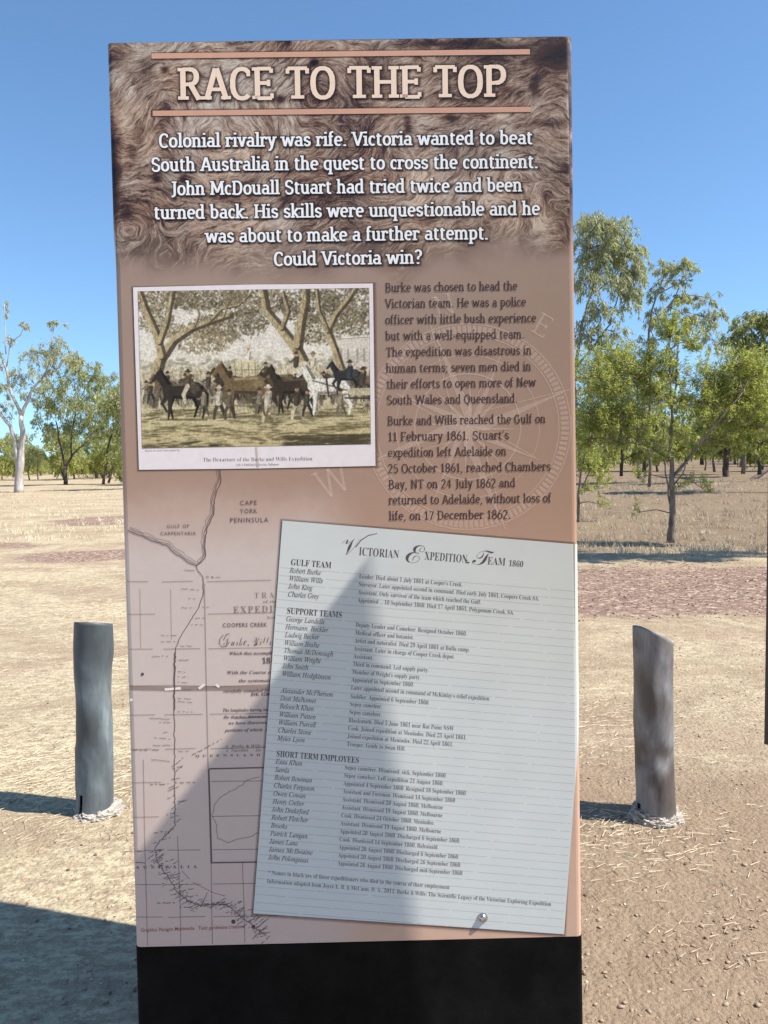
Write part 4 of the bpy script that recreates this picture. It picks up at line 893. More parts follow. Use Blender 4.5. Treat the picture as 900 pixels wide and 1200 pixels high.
# ================================================================== neighbouring board (edge seen at the right of the picture, its shadow on the sign)
ap = pl(430, 655); apw = O+PX*ap[0]+PZ*ap[1]
tA = 0.262; 
T1 = apw+S*((tA)/(math.cos(SUN_EL)*math.sin(SUN_AZ)))     # upper far corner
print('T1', T1, 'px', [round(v_, 2) for v_ in T1])
E_low = at(895.5, 872, 0.80); E_up = at(899.5, 600, 0.80)
lean_x = (E_up.x-E_low.x)/(E_up.z-E_low.z)
board = empty('timber_notice_board', (T1.x, T1.y, 0))
tag(board, 'dark brown board on a post standing close to the right edge', 'notice board')
M_brown = flat('dark_brown_timber', (.055, .032, .026), .6)
zt1 = T1.z; zt2 = T1.z-0.50; zb = E_low.z
far = Vector((T1.x, T1.y)); near = Vector((E_low.x, 0.80)); dirv = (near-far).normalized(); nrm = Vector((-dirv.y, dirv.x))
if nrm.x < 0: nrm = -nrm
mb = MB(); th = .028
def bp_(p, z, o): q = Vector(p)+nrm*o; return (q.x-T1.x, q.y-T1.y, z)
for (za, zb_), nm in (((zb, zb+.32), 'plank'), ((zb+.323, zb+.64), 'plank'), ((zb+.643, None), 'plank')):
    nx0 = near.x+lean_x*(za-zb); zt_f = zb_ if zb_ else zt1; zt_n = zb_ if zb_ else zt2; nx1 = near.x+lean_x*(zt_n-zb)
    vs = [bp_((nx0, near.y), za, 0), bp_(far, za, 0), bp_(far, za, th), bp_((nx0, near.y), za, th), bp_((nx1, near.y), zt_n, 0), bp_(far, zt_f, 0), bp_(far, zt_f, th), bp_((nx1, near.y), zt_n, th)]
    q = MB(); q.add(vs, [(0, 1, 2, 3), (7, 6, 5, 4), (0, 4, 5, 1), (1, 5, 6, 2), (2, 6, 7, 3), (3, 7, 4, 0)]); q.build(nm, M_brown, board)
q = MB(); pc = far+nrm*(th+.04)-dirv*-.06
q.box(pc.x-T1.x-.04, pc.x-T1.x+.04, pc.y-T1.y-.04, pc.y-T1.y+.04, -.2, T1.z-.05); q.build('post', M_brown, board)

# ================================================================== ground
M_ground, t_, n_, p_ = newmat('dry_ground')
geo = N(t_, 'ShaderNodeNewGeometry'); sep = N(t_, 'ShaderNodeSeparateXYZ'); t_.links.new(geo.outputs['Position'], sep.inputs[0])
pos = geo.outputs['Position']
def nz_(scale, detail=4, rough=.6, vec=pos, sxyz=None, dist=0.0):
    n = N(t_, 'ShaderNodeTexNoise', Scale=scale, Detail=float(detail), Roughness=rough, Distortion=dist)
    if sxyz:
        mp = N(t_, 'ShaderNodeMapping'); mp.inputs['Scale'].default_value = sxyz; t_.links.new(vec, mp.inputs['Vector']); vec = mp.outputs[0]
    t_.links.new(vec, n.inputs['Vector']); return n.outputs['Fac']
def step(v_, a, b_):
    m = N(t_, 'ShaderNodeMapRange'); m.interpolation_type = 'SMOOTHSTEP'; m.inputs['From Min'].default_value = a; m.inputs['From Max'].default_value = b_; t_.links.new(v_, m.inputs['Value']); return m.outputs[0]
dirt = mixc(t_, nz_(1.3, 5), (.30, .22, .135), (.53, .43, .29))
dirt = mixc(t_, mth(t_, 'MULTIPLY', step(nz_(.45, 4, .6, sxyz=(.7, 1.5, 1)), .44, .66), .45), dirt, (.48, .345, .25))
dirt = mixc(t_, mth(t_, 'MULTIPLY', step(nz_(9, 5, .7), .42, .7), .55), dirt, (.29, .205, .135))
strawm = mth(t_, 'MULTIPLY', step(nz_(.55, 7, .7, sxyz=(.75, 1.3, 1), dist=.9), .43, .55), step(nz_(17, 5, .8, sxyz=(.8, 1.5, 1)), .42, .60))
ground_c = mixc(t_, mth(t_, 'MULTIPLY', strawm, .8), dirt, (.68, .59, .39))
bare = mth(t_, 'MULTIPLY', mth(t_, 'SUBTRACT', 1.0, step(mth(t_, 'ADD', sep.outputs['Y'], mth(t_, 'MULTIPLY', nz_(.8, 4), 3.0)), 4.7, 6.6)), step(sep.outputs['X'], -.6, .8))
ground_c = mixc(t_, mth(t_, 'MULTIPLY', bare, .9), ground_c, mixc(t_, nz_(2.2, 6, .7), (.225, .155, .10), (.41, .305, .21)))
blot = step(nz_(2.6, 6, .72, sxyz=(.8, 1.4, 1), dist=.5), .50, .66)
ground_c = mixc(t_, mth(t_, 'MULTIPLY', blot, .38), ground_c, (.26, .185, .125))
fine = nz_(70, 5, .8)
ground_c = mixc(t_, mth(t_, 'MULTIPLY', step(fine, .40, .62), .35), ground_c, mixc(t_, 1.0, ground_c, (.62, .55, .50), 'MULTIPLY'))
vor = N(t_, 'ShaderNodeTexVoronoi', Scale=55.0); t_.links.new(pos, vor.inputs['Vector'])
# reddish gravel
def ell(x, y, rx, ry, rot=0):
    a = mth(t_, 'SUBTRACT', sep.outputs['X'], x); b_ = mth(t_, 'SUBTRACT', sep.outputs['Y'], y)
    a2 = mth(t_, 'ADD', mth(t_, 'MULTIPLY', a, math.cos(rot)), mth(t_, 'MULTIPLY', b_, math.sin(rot))); b2 = mth(t_, 'SUBTRACT', mth(t_, 'MULTIPLY', b_, math.cos(rot)), mth(t_, 'MULTIPLY', a, math.sin(rot)))
    d = mth(t_, 'ADD', mth(t_, 'POWER', mth(t_, 'ABSOLUTE', mth(t_, 'DIVIDE', a2, rx)), 2), mth(t_, 'POWER', mth(t_, 'ABSOLUTE', mth(t_, 'DIVIDE', b2, ry)), 2))
    return d
wobn = mth(t_, 'MULTIPLY', mth(t_, 'SUBTRACT', nz_(.7, 6, .75), .5), 2.6)
reds = None
for gx_, gy_, rx, ry, rot in [(4.2, 8.9, 5.0, 1.75, -.06), (-7.2, 21.5, 1.8, 1.9, 0), (-8.6, 15.6, 1.8, .8, -.2), (-5.0, 13.6, 1.3, .8, 0)]:
    d = mth(t_, 'ADD', ell(gx_, gy_, rx, ry, rot), wobn); m = mth(t_, 'SUBTRACT', 1.0, step(d, .75, 1.25)); reds = m if reds is None else mth(t_, 'MAXIMUM', reds, m)
vr = N(t_, 'ShaderNodeTexVoronoi', Scale=26.0); t_.links.new(pos, vr.inputs['Vector'])
vsep = N(t_, 'ShaderNodeSeparateColor'); t_.links.new(vr.outputs['Color'], vsep.inputs[0])
redc = mixc(t_, vsep.outputs[0], (.15, .088, .068), (.31, .20, .16))
redc = mixc(t_, step(vsep.outputs[1], .86, .9), redc, (.50, .38, .29))
redm = mth(t_, 'MULTIPLY', reds, mth(t_, 'SUBTRACT', .85, mth(t_, 'MULTIPLY', step(nz_(5, 5, .75), .55, .68), .6)))
ground_c = mixc(t_, redm, ground_c, redc)
# browner bank with litter beyond the gravel on the right
bank = mth(t_, 'MULTIPLY', step(sep.outputs['Y'], 11.8, 13.2), step(mth(t_, 'ADD', sep.outputs['X'], mth(t_, 'MULTIPLY', nz_(.3, 3), 2)), .5, 2.5))
bankc = mixc(t_, nz_(.9, 6, .7, sxyz=(.6, 1.3, 1)), (.13, .09, .058), (.29, .215, .14))
ground_c = mixc(t_, mth(t_, 'MULTIPLY', bank, .95), ground_c, bankc)
t_.links.new(ground_c, p_.inputs['Base Color']); p_.inputs['Roughness'].default_value = .95; p_.inputs['Specular IOR Level'].default_value = .15
h1 = mth(t_, 'ADD', mth(t_, 'MULTIPLY', nz_(7, 6, .7), .030), mth(t_, 'MULTIPLY', fine, .008)); h2 = mth(t_, 'ADD', h1, mth(t_, 'MULTIPLY', vor.outputs['Distance'], -.006))
bp = N(t_, 'ShaderNodeBump', Strength=1.0, Distance=1.0); t_.links.new(h2, bp.inputs['Height']); t_.links.new(bp.outputs[0], p_.inputs['Normal'])

def hgt(x, y):
    d = math.hypot(x, y)
    a = min(1, max(0, (d-7)/14))
    bk = max(0, min(1, (x-.5)/3.5)); q = max(0, min(1, (y-14.5)/11)); q = q*q*(3-2*q); dip = math.exp(-((y-14.2)/1.6)**2)
    h = bk*(.42*q-.10*dip) + a*.16*(noise.noise(Vector((x*.11, y*.11, 3)))) + a*.035*noise.noise(Vector((x*.9, y*.9, 3))) + .010*noise.noise(Vector((x*1.3, y*1.3, 7))) + .005*noise.noise(Vector((x*4, y*4, 1)))
    return h
ys = [-60, -30, -15, -8, -4, -2, -1, 0]+[.25*k for k in range(1, 40)]
y = 10.0
while y < 900: ys.append(y); y *= 1.045
xs = [0.0]; x = .15
while x < 700: xs.append(x); x = x*1.06+.12
xs = [-a for a in xs[:0:-1]]+xs
gv = np.array([(x, y, hgt(x, y)) for y in ys for x in xs]); ni = len(xs)
gi = np.arange(len(gv)).reshape(len(ys), ni)
ground = link('ground', mesh_np('ground', gv, np.stack([gi[:-1, :-1], gi[:-1, 1:], gi[1:, 1:], gi[1:, :-1]], -1).reshape(-1, 4)), M_ground, None, True)
tag(ground, kind='structure')

# ---- loose stones, clods, straw
def scatter_stones(name, n, seed, area, smin, smax, mat, flat_=.6, lab=None):
    r = np.random.default_rng(seed); ico = bmesh.new(); bmesh.ops.create_icosphere(ico, subdivisions=1, radius=1)
    bv = np.array([v_.co[:] for v_ in ico.verts]); bf = np.array([[v_.index for v_ in f_.verts] for f_ in ico.faces]); ico.free()
    V = []; Fc = []
    for k in range(n):
        x, y = area(r); s_ = smin+(smax-smin)*r.random()**3
        vv = bv*(1+r.uniform(-.55, .45, (len(bv), 1)))*np.array([s_, s_*r.uniform(.6, 1.1), s_*flat_]); a = r.uniform(0, 6.28); c, s = math.cos(a), math.sin(a)
        vv = vv@np.array([[c, s, 0], [-s, c, 0], [0, 0, 1]])+np.array([x, y, hgt(x, y)+s_*flat_*.25])
        Fc.append(bf+len(V)*len(bv)); V.append(vv)
    o = link(name, mesh_np(name, np.concatenate(V), np.concatenate(Fc)), mat); tag(o, lab, 'ground litter', kind='stuff'); return o
def near_area(ymin, ymax, power=1.0):
    def f_(r):
        y = ymin+(ymax-ymin)*r.random()**power; x = r.uniform(-.52, .52)*y*1.1; return x, y
    return f_
M_clod = flat('clod_earth', (.36, .27, .185), .95); M_stone_l = flat('pale_stone', (.60, .50, .40), .9); M_stone_r = flat('red_gravel_stone', (.19, .11, .085), .9)
scatter_stones('earth_clods', 7000, 1, near_area(1.9, 7.5, 1.3), .002, .0095, M_clod, lab='small tan clods of earth strewn over the dirt')
scatter_stones('pale_pebbles', 1600, 2, near_area(1.9, 7, 1.2), .0015, .0065, M_stone_l, lab='small pale pebbles strewn over the dirt')
scatter_stones('dark_clods', 1100, 12, near_area(1.9, 6, 1.2), .0015, .0085, flat('dark_clod', (.17, .10, .07), .95), lab='small dark crumbs of soil and bark on the dirt')
def red_area(r):
    y = r.uniform(7.2, 11.2); return r.uniform(1.3, 6.5), y
scatter_stones('red_gravel', 5000, 4, red_area, .004, .015, M_stone_r, lab='reddish gravel lying in a band across the ground')
def stalks(name, n, seed, area, l0, l1, wd, mat, lift, lab, kindname='ground litter'):
    r = np.random.default_rng(seed); V = np.zeros((n*4, 3)); cl = None; cx_, cy_ = 0, 0
    for k in range(n):
        if k % 14 == 0: cx_, cy_ = area(r); th0 = r.uniform(-.5, .5)+(0 if r.random() < .7 else 1.5)
        sp = .05*cy_; x = cx_+r.normal(0, sp*1.6); y = cy_+r.normal(0, sp*.7); L_ = r.uniform(l0, l1); th = th0+r.normal(0, .7); ww = wd*r.uniform(.6, 1.3)
        dx, dy = math.cos(th)*L_/2, math.sin(th)*L_/2; nx, ny = -math.sin(th)*ww/2, math.cos(th)*ww/2; z = hgt(x, y)+.004+r.uniform(0, lift); dz = r.uniform(-1, 1)*lift*.6
        V[4*k:4*k+4] = [(x-dx-nx, y-dy-ny, z-dz), (x+dx-nx*.3, y+dy-ny*.3, z+dz), (x+dx+nx*.3, y+dy+ny*.3, z+dz+.001), (x-dx+nx, y-dy+ny, z-dz+.002)]
    o = link(name, mesh_np(name, V, np.arange(n*4).reshape(-1, 4)), mat); tag(o, lab, kindname, kind='stuff'); return o
M_straw = flat('straw', (.68, .58, .39), .7); M_straw2 = flat('grey_straw', (.48, .39, .27), .8)
def straw_patch(r):
    for _ in range(30):
        y = 2.6+11*r.random()**1.4; x = r.uniform(-.55, .55)*y*1.1
        if noise.noise(Vector((x*.55, y*.9, 5))) > .14+.5*(y < (4.3 if x > .4 else 3.2)): return x, y
    return x, y
stalks('straw_litter', 16000, 5, straw_patch, .015, .065, .0014, M_straw, .005, 'pale dry grass stalks lying in drifts on the ground')
stalks('dry_grass_litter', 5000, 6, near_area(2.2, 12, 1.2), .012, .06, .0018, M_straw2, .006, 'grey dry grass bits scattered on the ground')
def far_patch(r): y = 10+30*r.random(); return r.uniform(-.6, .6)*y, y
stalks('far_dry_grass', 14000, 8, far_patch, .04, .10, .006, M_straw2, .03, 'pale dry grass further off on the flat')

def blades(name, n, seed, area, h0, h1, wd, mat, lab):
    r = np.random.default_rng(seed); V = np.zeros((n*3, 3))
    for k in range(n):
        if k % 22 == 0: tx, ty = area(r)
        x = tx+r.normal(0, .07); y = ty+r.normal(0, .07); h = r.uniform(h0, h1); z = hgt(x, y)-.01; a = r.uniform(0, 3.14); dx, dy = math.cos(a)*wd/2, math.sin(a)*wd/2
        V[3*k:3*k+3] = [(x-dx, y-dy, z), (x+dx, y+dy, z), (x+r.normal(0, .45)*h, y+r.normal(0, .45)*h, z+h)]
    o = link(name, mesh_np(name, V, np.arange(n*3).reshape(-1, 3)), mat); tag(o, lab, 'dry grass', kind='stuff')
def bank_patch(r):
    y = 11.6+26*r.random()**1.3; return r.uniform(.17, .60)*y, y
blades('dry_grass_tufts', 15000, 61, bank_patch, .04, .17, .010, M_straw2, 'low dry grass tufts on the brown bank behind the gravel')
blades('pale_grass_tufts', 6000, 62, bank_patch, .03, .12, .009, M_straw, 'pale dry grass tufts on the brown bank')
def left_patch(r):
    y = 16+40*r.random()**1.2; return -r.uniform(.30, .60)*y, y
blades('pale_grass_flat', 9000, 63, left_patch, .04, .14, .014, M_straw, 'pale dry grass tufts on the flat left of the sign')

# ================================================================== bollards
def step_(t, v_, a, b_):
    m = N(t, 'ShaderNodeMapRange'); m.inputs['From Min'].default_value = a; m.inputs['From Max'].default_value = b_; t.links.new(v_, m.inputs['Value']); return m.outputs[0]
def pipe_mat(name, c0, c1, c2, seed):
    m, t, n, p = newmat(name); tc = N(t, 'ShaderNodeTexCoord')
    a = N(t, 'ShaderNodeTexNoise', Scale=4.2, Detail=4.0, Roughness=.5, Distortion=.6); mp = N(t, 'ShaderNodeMapping'); mp.inputs['Location'].default_value = (seed, seed*.7, 0); mp.inputs['Scale'].default_value = (1, 1, .55)
    t.links.new(tc.outputs['Object'], mp.inputs['Vector']); t.links.new(mp.outputs[0], a.inputs['Vector'])
    r_ = ramp(t, [(.36, c0), (.5, c1), (.62, c2)]); t.links.new(a.outputs['Fac'], r_.inputs[0])
    b = N(t, 'ShaderNodeTexNoise', Scale=48.0, Detail=6.0, Roughness=.75); mp2 = N(t, 'ShaderNodeMapping'); mp2.inputs['Scale'].default_value = (1, 1, .22); t.links.new(tc.outputs['Object'], mp2.inputs['Vector']); t.links.new(mp2.outputs[0], b.inputs['Vector'])
    c = mixc(t, mth(t, 'MULTIPLY', step_(t, b.outputs['Fac'], .38, .66), .4), r_.outputs[0], tuple(v_*.55 for v_ in c0))
    t.links.new(c, p.inputs['Base Color']); p.inputs['Metallic'].default_value = .1; p.inputs['Roughness'].default_value = .55
    bb = N(t, 'ShaderNodeBump', Strength=.12, Distance=.01); t.links.new(b.outputs['Fac'], bb.inputs['Height']); t.links.new(bb.outputs[0], p.inputs['Normal'])
    return m
def bollard(base, H, rad, cut, shape, mat, holes, label, dent=lambda a, z: 0.0):
    """cut(x,y)->z of the top; shape(z)->(dx, dy, sx, sy)"""
    e = empty('bollard', base); tag(e, label, 'bollard', 'battered steel pipe bollards')
    nseg, nh = 56, 60; v = []; f = []
    for side in (0, 1):
        rr_ = rad-side*.005
        for j in range(nh+1):
            for i in range(nseg):
                a = 2*math.pi*i/nseg; x, y = math.cos(a)*rr_, math.sin(a)*rr_
                ztop = cut(x, y); z = -.05+(ztop+.05)*j/nh
                dx, dy, sx, sy = shape(z); nn = 1+.05*noise.noise(Vector((math.cos(a)*1.6, math.sin(a)*1.6, z*7+rad*50)))-dent(a, z)
                v.append((x*sx*nn+dx, y*sy*nn+dy, z))
    off = (nh+1)*nseg
    for j in range(nh):
        for i in range(nseg):
            i2 = (i+1) % nseg; z = -.05+H*j/nh; a = math.degrees(2*math.pi*(i+.5)/nseg) % 360
            if any(a0 <= a <= a1 and z0 <= z <= z1 for a0, a1, z0, z1 in holes): continue
            f.append((j*nseg+i, j*nseg+i2, (j+1)*nseg+i2, (j+1)*nseg+i)); f.append((off+(j+1)*nseg+i, off+(j+1)*nseg+i2, off+j*nseg+i2, off+j*nseg+i))
    for i in range(nseg): i2 = (i+1) % nseg; f.append((nh*nseg+i, nh*nseg+i2, off+nh*nseg+i2, off+nh*nseg+i))
    link('pipe', mesh_py('pipe', v, f), mat, e, True)
    return e
def footing(parent, r0, h, seed, mat, squash=.8, cx_=0, cy_=0, arc=None):
    bm = bmesh.new(); bmesh.ops.create_icosphere(bm, subdivisions=5, radius=1)
    for v_ in bm.verts:
        c = v_.co.normalized(); n1 = noise.noise(c*2.2+Vector((seed, 0, 0))); n2 = noise.noise(c*6+Vector((0, seed, 0))); n3 = noise.noise(c*15); 
        q = 1+.16*n1+.11*n2+.06*n3; v_.co = Vector((c.x*r0*q, c.y*r0*q, max(-.02, math.copysign(abs(c.z)**.6, c.z)*h*(1+.45*n2+.25*n3+.3*n1))))
    bmesh.ops.translate(bm, vec=(cx_, cy_, 0), verts=bm.verts); me = bpy.data.meshes.new('concrete_footing'); bm.to_mesh(me); bm.free()
    return link('concrete_footing', me, mat, parent)
M_conc, t_, n_, p_ = newmat('crumbled_concrete'); tc = N(t_, 'ShaderNodeTexCoord'); cn = N(t_, 'ShaderNodeTexNoise', Scale=38.0, Detail=5.0, Roughness=.75); t_.links.new(tc.outputs['Object'], cn.inputs['Vector'])
rc_ = ramp(t_, [(.36, (.20, .15, .11)), (.47, (.52, .45, .37)), (.62, (.70, .65, .57))]); t_.links.new(cn.outputs['Fac'], rc_.inputs[0]); t_.links.new(rc_.outputs[0], p_.inputs['Base Color']); p_.inputs['Roughness'].default_value = .95
bb = N(t_, 'ShaderNodeBump', Strength=1.0, Distance=.02); t_.links.new(cn.outputs['Fac'], bb.inputs['Height']); t_.links.new(bb.outputs[0], p_.inputs['Normal'])
gb = G(110, 950); gb2 = gb.copy(); hL = (at(110, 724, gb.y)).z; sxp = gb.y/FPX
cL = lambda x, y: hL-.03*(x/.08)*.12-.27*(y+.085)
def interp(tab, z):
    for (z0, *a), (z1, *b_) in zip(tab, tab[1:]):
        if z <= z1:
            t = max(0, min(1, (z-z0)/(z1-z0))); t = t*t*(3-2*t); return [p+(q-p)*t for p, q in zip(a, b_)]
    return list(tab[-1][1:])
# outline of the left pipe in pixels: (height above foot, left x, right x)
def outline(rows, cx_px, y_foot, Y):
    tab = []
    for py, xl, xr in rows: 
        z = max((at(cx_px, py, Y)).z, -.05); xc = at((xl+xr)/2, py, Y).x-at(cx_px, y_foot, Y).x; tab.append((z, xc, (xr-xl)/2*Y/FPX))
    return tab
tabL = outline([(950, 89.5, 132), (930, 89.5, 132.5), (880, 88, 132.5), (860, 90, 131.5), (820, 91, 129), (790, 87.5, 130), (760, 86.3, 132), (735, 87, 131.5), (722, 88, 130.5)], 110, 950, gb.y)
radL = .081
def shL(z):
    xc, hw_ = interp(tabL, z); s_ = hw_/radL; return (xc, 0, s_, 2-s_)
eL = bollard((gb.x, gb.y, hgt(gb.x, gb.y)), hL, radL, cL, shL, pipe_mat('dull_blue_galvanised', (.08, .094, .10), (.155, .185, .20), (.29, .35, .36), 2.0), [(236, 252, -.05, .085), (250, 262, hL-.032, hL-.018)], 'bent bluish grey steel pipe bollard left of the sign', lambda a, z: .20*math.exp(-((z-.42-.10*math.sin(a))/.06)**2)*math.exp(-((math.degrees(a)-285)/38)**2)+.12*math.exp(-((z-.20)/.09)**2)*math.exp(-((math.degrees(a)-250)/25)**2))
# dark tear at the foot: cut edge strip
footing(eL, .106, .026, 3.0, M_conc, cx_=.03, cy_=-.01)
gr = G(768, 957); hR = (at(768, 733, gr.y)).z; radR = .084
cR = lambda x, y: hR-.018-.50*x-.27*(y+.085)+.0
tabR = outline([(957, 746, 791), (900, 745, 789.5), (880, 744.5, 789), (840, 743.5, 787.5), (790, 743, 787.5), (740, 742.5, 787), (722, 742.5, 787)], 768, 957, gr.y)
def shR(z):
    xc, hw_ = interp(tabR, z); s_ = hw_/radR; d_ = 1-.10*math.exp(-((z-.27)/.05)**2)-.05*math.exp(-((z-.62)/.06)**2); return (xc, .0, s_, (2-s_)*d_)
eR = bollard((gr.x, gr.y, hgt(gr.x, gr.y)), hR, radR, cR, shR, pipe_mat('grey_brown_galvanised', (.08, .062, .052), (.12, .098, .084), (.26, .258, .256), 5.0), [(183, 200, -.05, .05)], 'grey brown steel pipe bollard with slanted top right of the sign', lambda a, z: .16*math.exp(-((z-.27)/.045)**2)*math.exp(-((math.degrees(a)-288)/30)**2)+.14*math.exp(-((z-.60)/.06)**2)*math.exp(-((math.degrees(a)-275)/25)**2))
footing(eR, .106, .042, 9.0, M_conc, cx_=.0, cy_=-.006)

# ================================================================== trees
def leaf_mat(name, a, b, c, trans=.45):
    m, t, n, p = newmat(name); at_ = N(t, 'ShaderNodeVertexColor', layer_name='Col'); s_ = N(t, 'ShaderNodeSeparateColor'); t.links.new(at_.outputs['Color'], s_.inputs[0])
    r_ = ramp(t, [(0.0, a), (.5, b), (1.0, c)]); t.links.new(s_.outputs[0], r_.inputs[0])
    t.links.new(r_.outputs[0], p.inputs['Base Color']); p.inputs['Roughness'].default_value = .55; p.inputs['Specular IOR Level'].default_value = .4
    tr = N(t, 'ShaderNodeBsdfTranslucent'); t.links.new(mixc(t, 1.0, r_.outputs[0], (1.3, 1.4, .6), 'MULTIPLY'), tr.inputs['Color'])
    mx = N(t, 'ShaderNodeMixShader'); mx.inputs[0].default_value = trans; t.links.new(p.outputs[0], mx.inputs[1]); t.links.new(tr.outputs[0], mx.inputs[2]); t.links.new(mx.outputs[0], n['Material Output'].inputs['Surface'])
    return m
def bark_mat(name, a, b, scale=6.0):
    m, t, n, p = newmat(name); tc = N(t, 'ShaderNodeTexCoord'); mp = N(t, 'ShaderNodeMapping'); mp.inputs['Scale'].default_value = (1, 1, .35); t.links.new(tc.outputs['Object'], mp.inputs['Vector'])
    x_ = N(t, 'ShaderNodeTexNoise', Scale=scale, Detail=5.0, Roughness=.7); t.links.new(mp.outputs[0], x_.inputs['Vector']); r_ = ramp(t, [(.35, a), (.62, b)]); t.links.new(x_.outputs['Fac'], r_.inputs[0]); t.links.new(r_.outputs[0], p.inputs['Base Color']); p.inputs['Roughness'].default_value = .9
    bb = N(t, 'ShaderNodeBump', Strength=.6, Distance=.03); t.links.new(x_.outputs['Fac'], bb.inputs['Height']); t.links.new(bb.outputs[0], p.inputs['Normal']); return m
LF_GREY = leaf_mat('grey_gum_leaf', (.23, .24, .155), (.39, .39, .265), (.56, .54, .39)); LF_OLIVE = leaf_mat('olive_leaf', (.18, .195, .09), (.34, .35, .17), (.52, .51, .29)); LF_GREEN = leaf_mat('bright_green_leaf', (.17, .18, .06), (.37, .38, .13), (.60, .58, .27), .52)
BK_WHITE = bark_mat('pale_gum_bark', (.30, .26, .23), (.55, .50, .46), 4); BK_DARK = bark_mat('dark_bark', (.05, .035, .028), (.13, .095, .075)); BK_BROWN = bark_mat('grey_brown_bark', (.11, .08, .06), (.27, .21, .165), 9)
def leaves_mesh(name, pts, dirs, L0, W0, r):
    n = len(pts); d = dirs/np.linalg.norm(dirs, axis=1)[:, None]; ax = r.normal(0, 1, (n, 3)); sd_ = np.cross(d, ax); sd_ /= np.linalg.norm(sd_, axis=1)[:, None]+1e-9
    L_ = (L0*r.uniform(.6, 1.3, n))[:, None]; W_ = (W0*r.uniform(.6, 1.3, n))[:, None]; nrm_ = np.cross(d, sd_)
    a = pts; b_ = pts+d*L_*.5+sd_*W_*.5+nrm_*L_*.06; c = pts+d*L_; e_ = pts+d*L_*.5-sd_*W_*.5+nrm_*L_*.06
    V = np.stack([a, b_, c, e_], 1).reshape(-1, 3); q = np.arange(n*4).reshape(-1, 4)
    tone = np.clip(r.normal(.5, .26, n), 0, 1); C = np.zeros((n*4, 4)); C[:, 3] = 1; C[:, 0] = np.repeat(tone, 4); return mesh_np(name, V, q, C)
SPR = .12
def tree(name, label, Y, base_px, limbs, clumps, leafm, barkm, seed, r0, leaf=(.12, .03), dens=1.0, spread=1.0, droop=.7, twig=.012, group=None, pos=None, ret=False):
    """limbs: pixel polylines [(x,y[,dy])...], width px at start and end ; clumps: (x, y, rx, ry, n)"""
    r = np.random.default_rng(seed); rp = random.Random(seed)
    b0 = Vector(pos) if pos else at(*base_px, Y); foot = Vector((b0.x, b0.y, hgt(b0.x, b0.y)))
    e = empty(name, foot); tag(e, label, 'tree', group); px = Y/FPX
    tb = MB(); allp = []
    for pts, w0, w1 in limbs:
        P = []
        for i, q in enumerate(pts):
            w_ = at(q[0], q[1], Y)-foot; w_.y += q[2] if len(q) > 2 else 0; P.append(w_)
        # subdivide with a little wander
        Q = [P[0]]
        for i in range(len(P)-1):
            for k in range(1, 4):
                t = k/3; q = P[i].lerp(P[i+1], t)
                if k < 3: q = q+Vector((rp.uniform(-1, 1), rp.uniform(-1, 1), rp.uniform(-.5, .5)))*(P[i+1]-P[i]).length*.035
                Q.append(q)
        n = len(Q); rad = [max((w0+(w1-w0)*(i/(n-1))**.8)*px/2, .006) for i in range(n)]
        tb.tube(Q, rad, 8); allp += Q
    if allp: pass
    LP = []; LD = []
    ap_ = allp if allp else [Vector((0, 0, 1))]
    for cx_, cy_, rx, ry, n in clumps:
        C = at(cx_, cy_, Y)-foot; C.y += rp.uniform(-.5, .5)*rx*px*spread
        near_ = min(ap_, key=lambda q: (q-C).length*(1+.6*max(0, q.z-C.z)))
        mid = near_.lerp(C, .5)+Vector((0, 0, .1*(near_-C).length)); tb.tube([near_, mid, C], [max(twig*2.0, .25*px*1.3), twig*1.5, twig], 5)
        k_tw = max(7, int(n/17))
        out_ = np.array([C.x, C.y, 0.0]); out_ /= np.linalg.norm(out_)+.5
        for k in range(k_tw):
            a = r.normal(0, 1, 3); a /= np.linalg.norm(a); q = 1.3*r.random()**.5; rr_ = np.array([rx*px, rx*px*spread, ry*px])
            if droop > .6:                              # hanging sprays
                S0 = C+Vector(a*rr_*q*.8); M_ = S0+Vector((a[0]*.25*rr_[0], a[1]*.25*rr_[0], .10*rr_[2])); T = M_+Vector((a[0]*.25*rr_[0], a[1]*.25*rr_[0], -r.uniform(.3, .9)*rr_[2])); tb.tube([C, S0], [twig*.8, twig*.5], 3, False)
            else:                                       # rising feathery sprays
                S0 = C+Vector(a*rr_*q*.6); T = S0+Vector((a*.45+out_*.45+np.array([0, 0, r.uniform(.15, .9)]))*max(rr_)*r.uniform(.5, 1.1)); M_ = S0.lerp(T, .5)+Vector((0, 0, -.04*(T-S0).length)); tb.tube([C, S0], [twig*.8, twig*.5], 3, False)
            tb.tube([S0, M_, T], [twig*.6, twig*.45, twig*.25], 3, False)
            m = max(3, int(n*dens*.92*r.uniform(.4, 1.6)/k_tw)); t = r.random(m)[:, None]; S0n, Mn, Tn = np.array(S0)[None], np.array(M_)[None], np.array(T)[None]
            base = S0n*(1-t)**2+Mn*2*t*(1-t)+Tn*t*t
            sg = min(rx, ry)*px*SPR; pts_ = base+r.normal(0, 1, (m, 3))*sg*(1.15-.7*t); along = (Tn-S0n)/(np.linalg.norm(Tn-S0n)+1e-6)
            dirs = r.normal(0, 1, (m, 3))*.45+along*.5+np.array([0, 0, -droop*.8])
            LP.append(pts_); LD.append(dirs)
    tb.build('trunk', barkm, e, True)
    LP = np.concatenate(LP); LD = np.concatenate(LD); link('crown', leaves_mesh('crown', LP, LD, leaf[0], leaf[1], r), leafm, e)
    return e

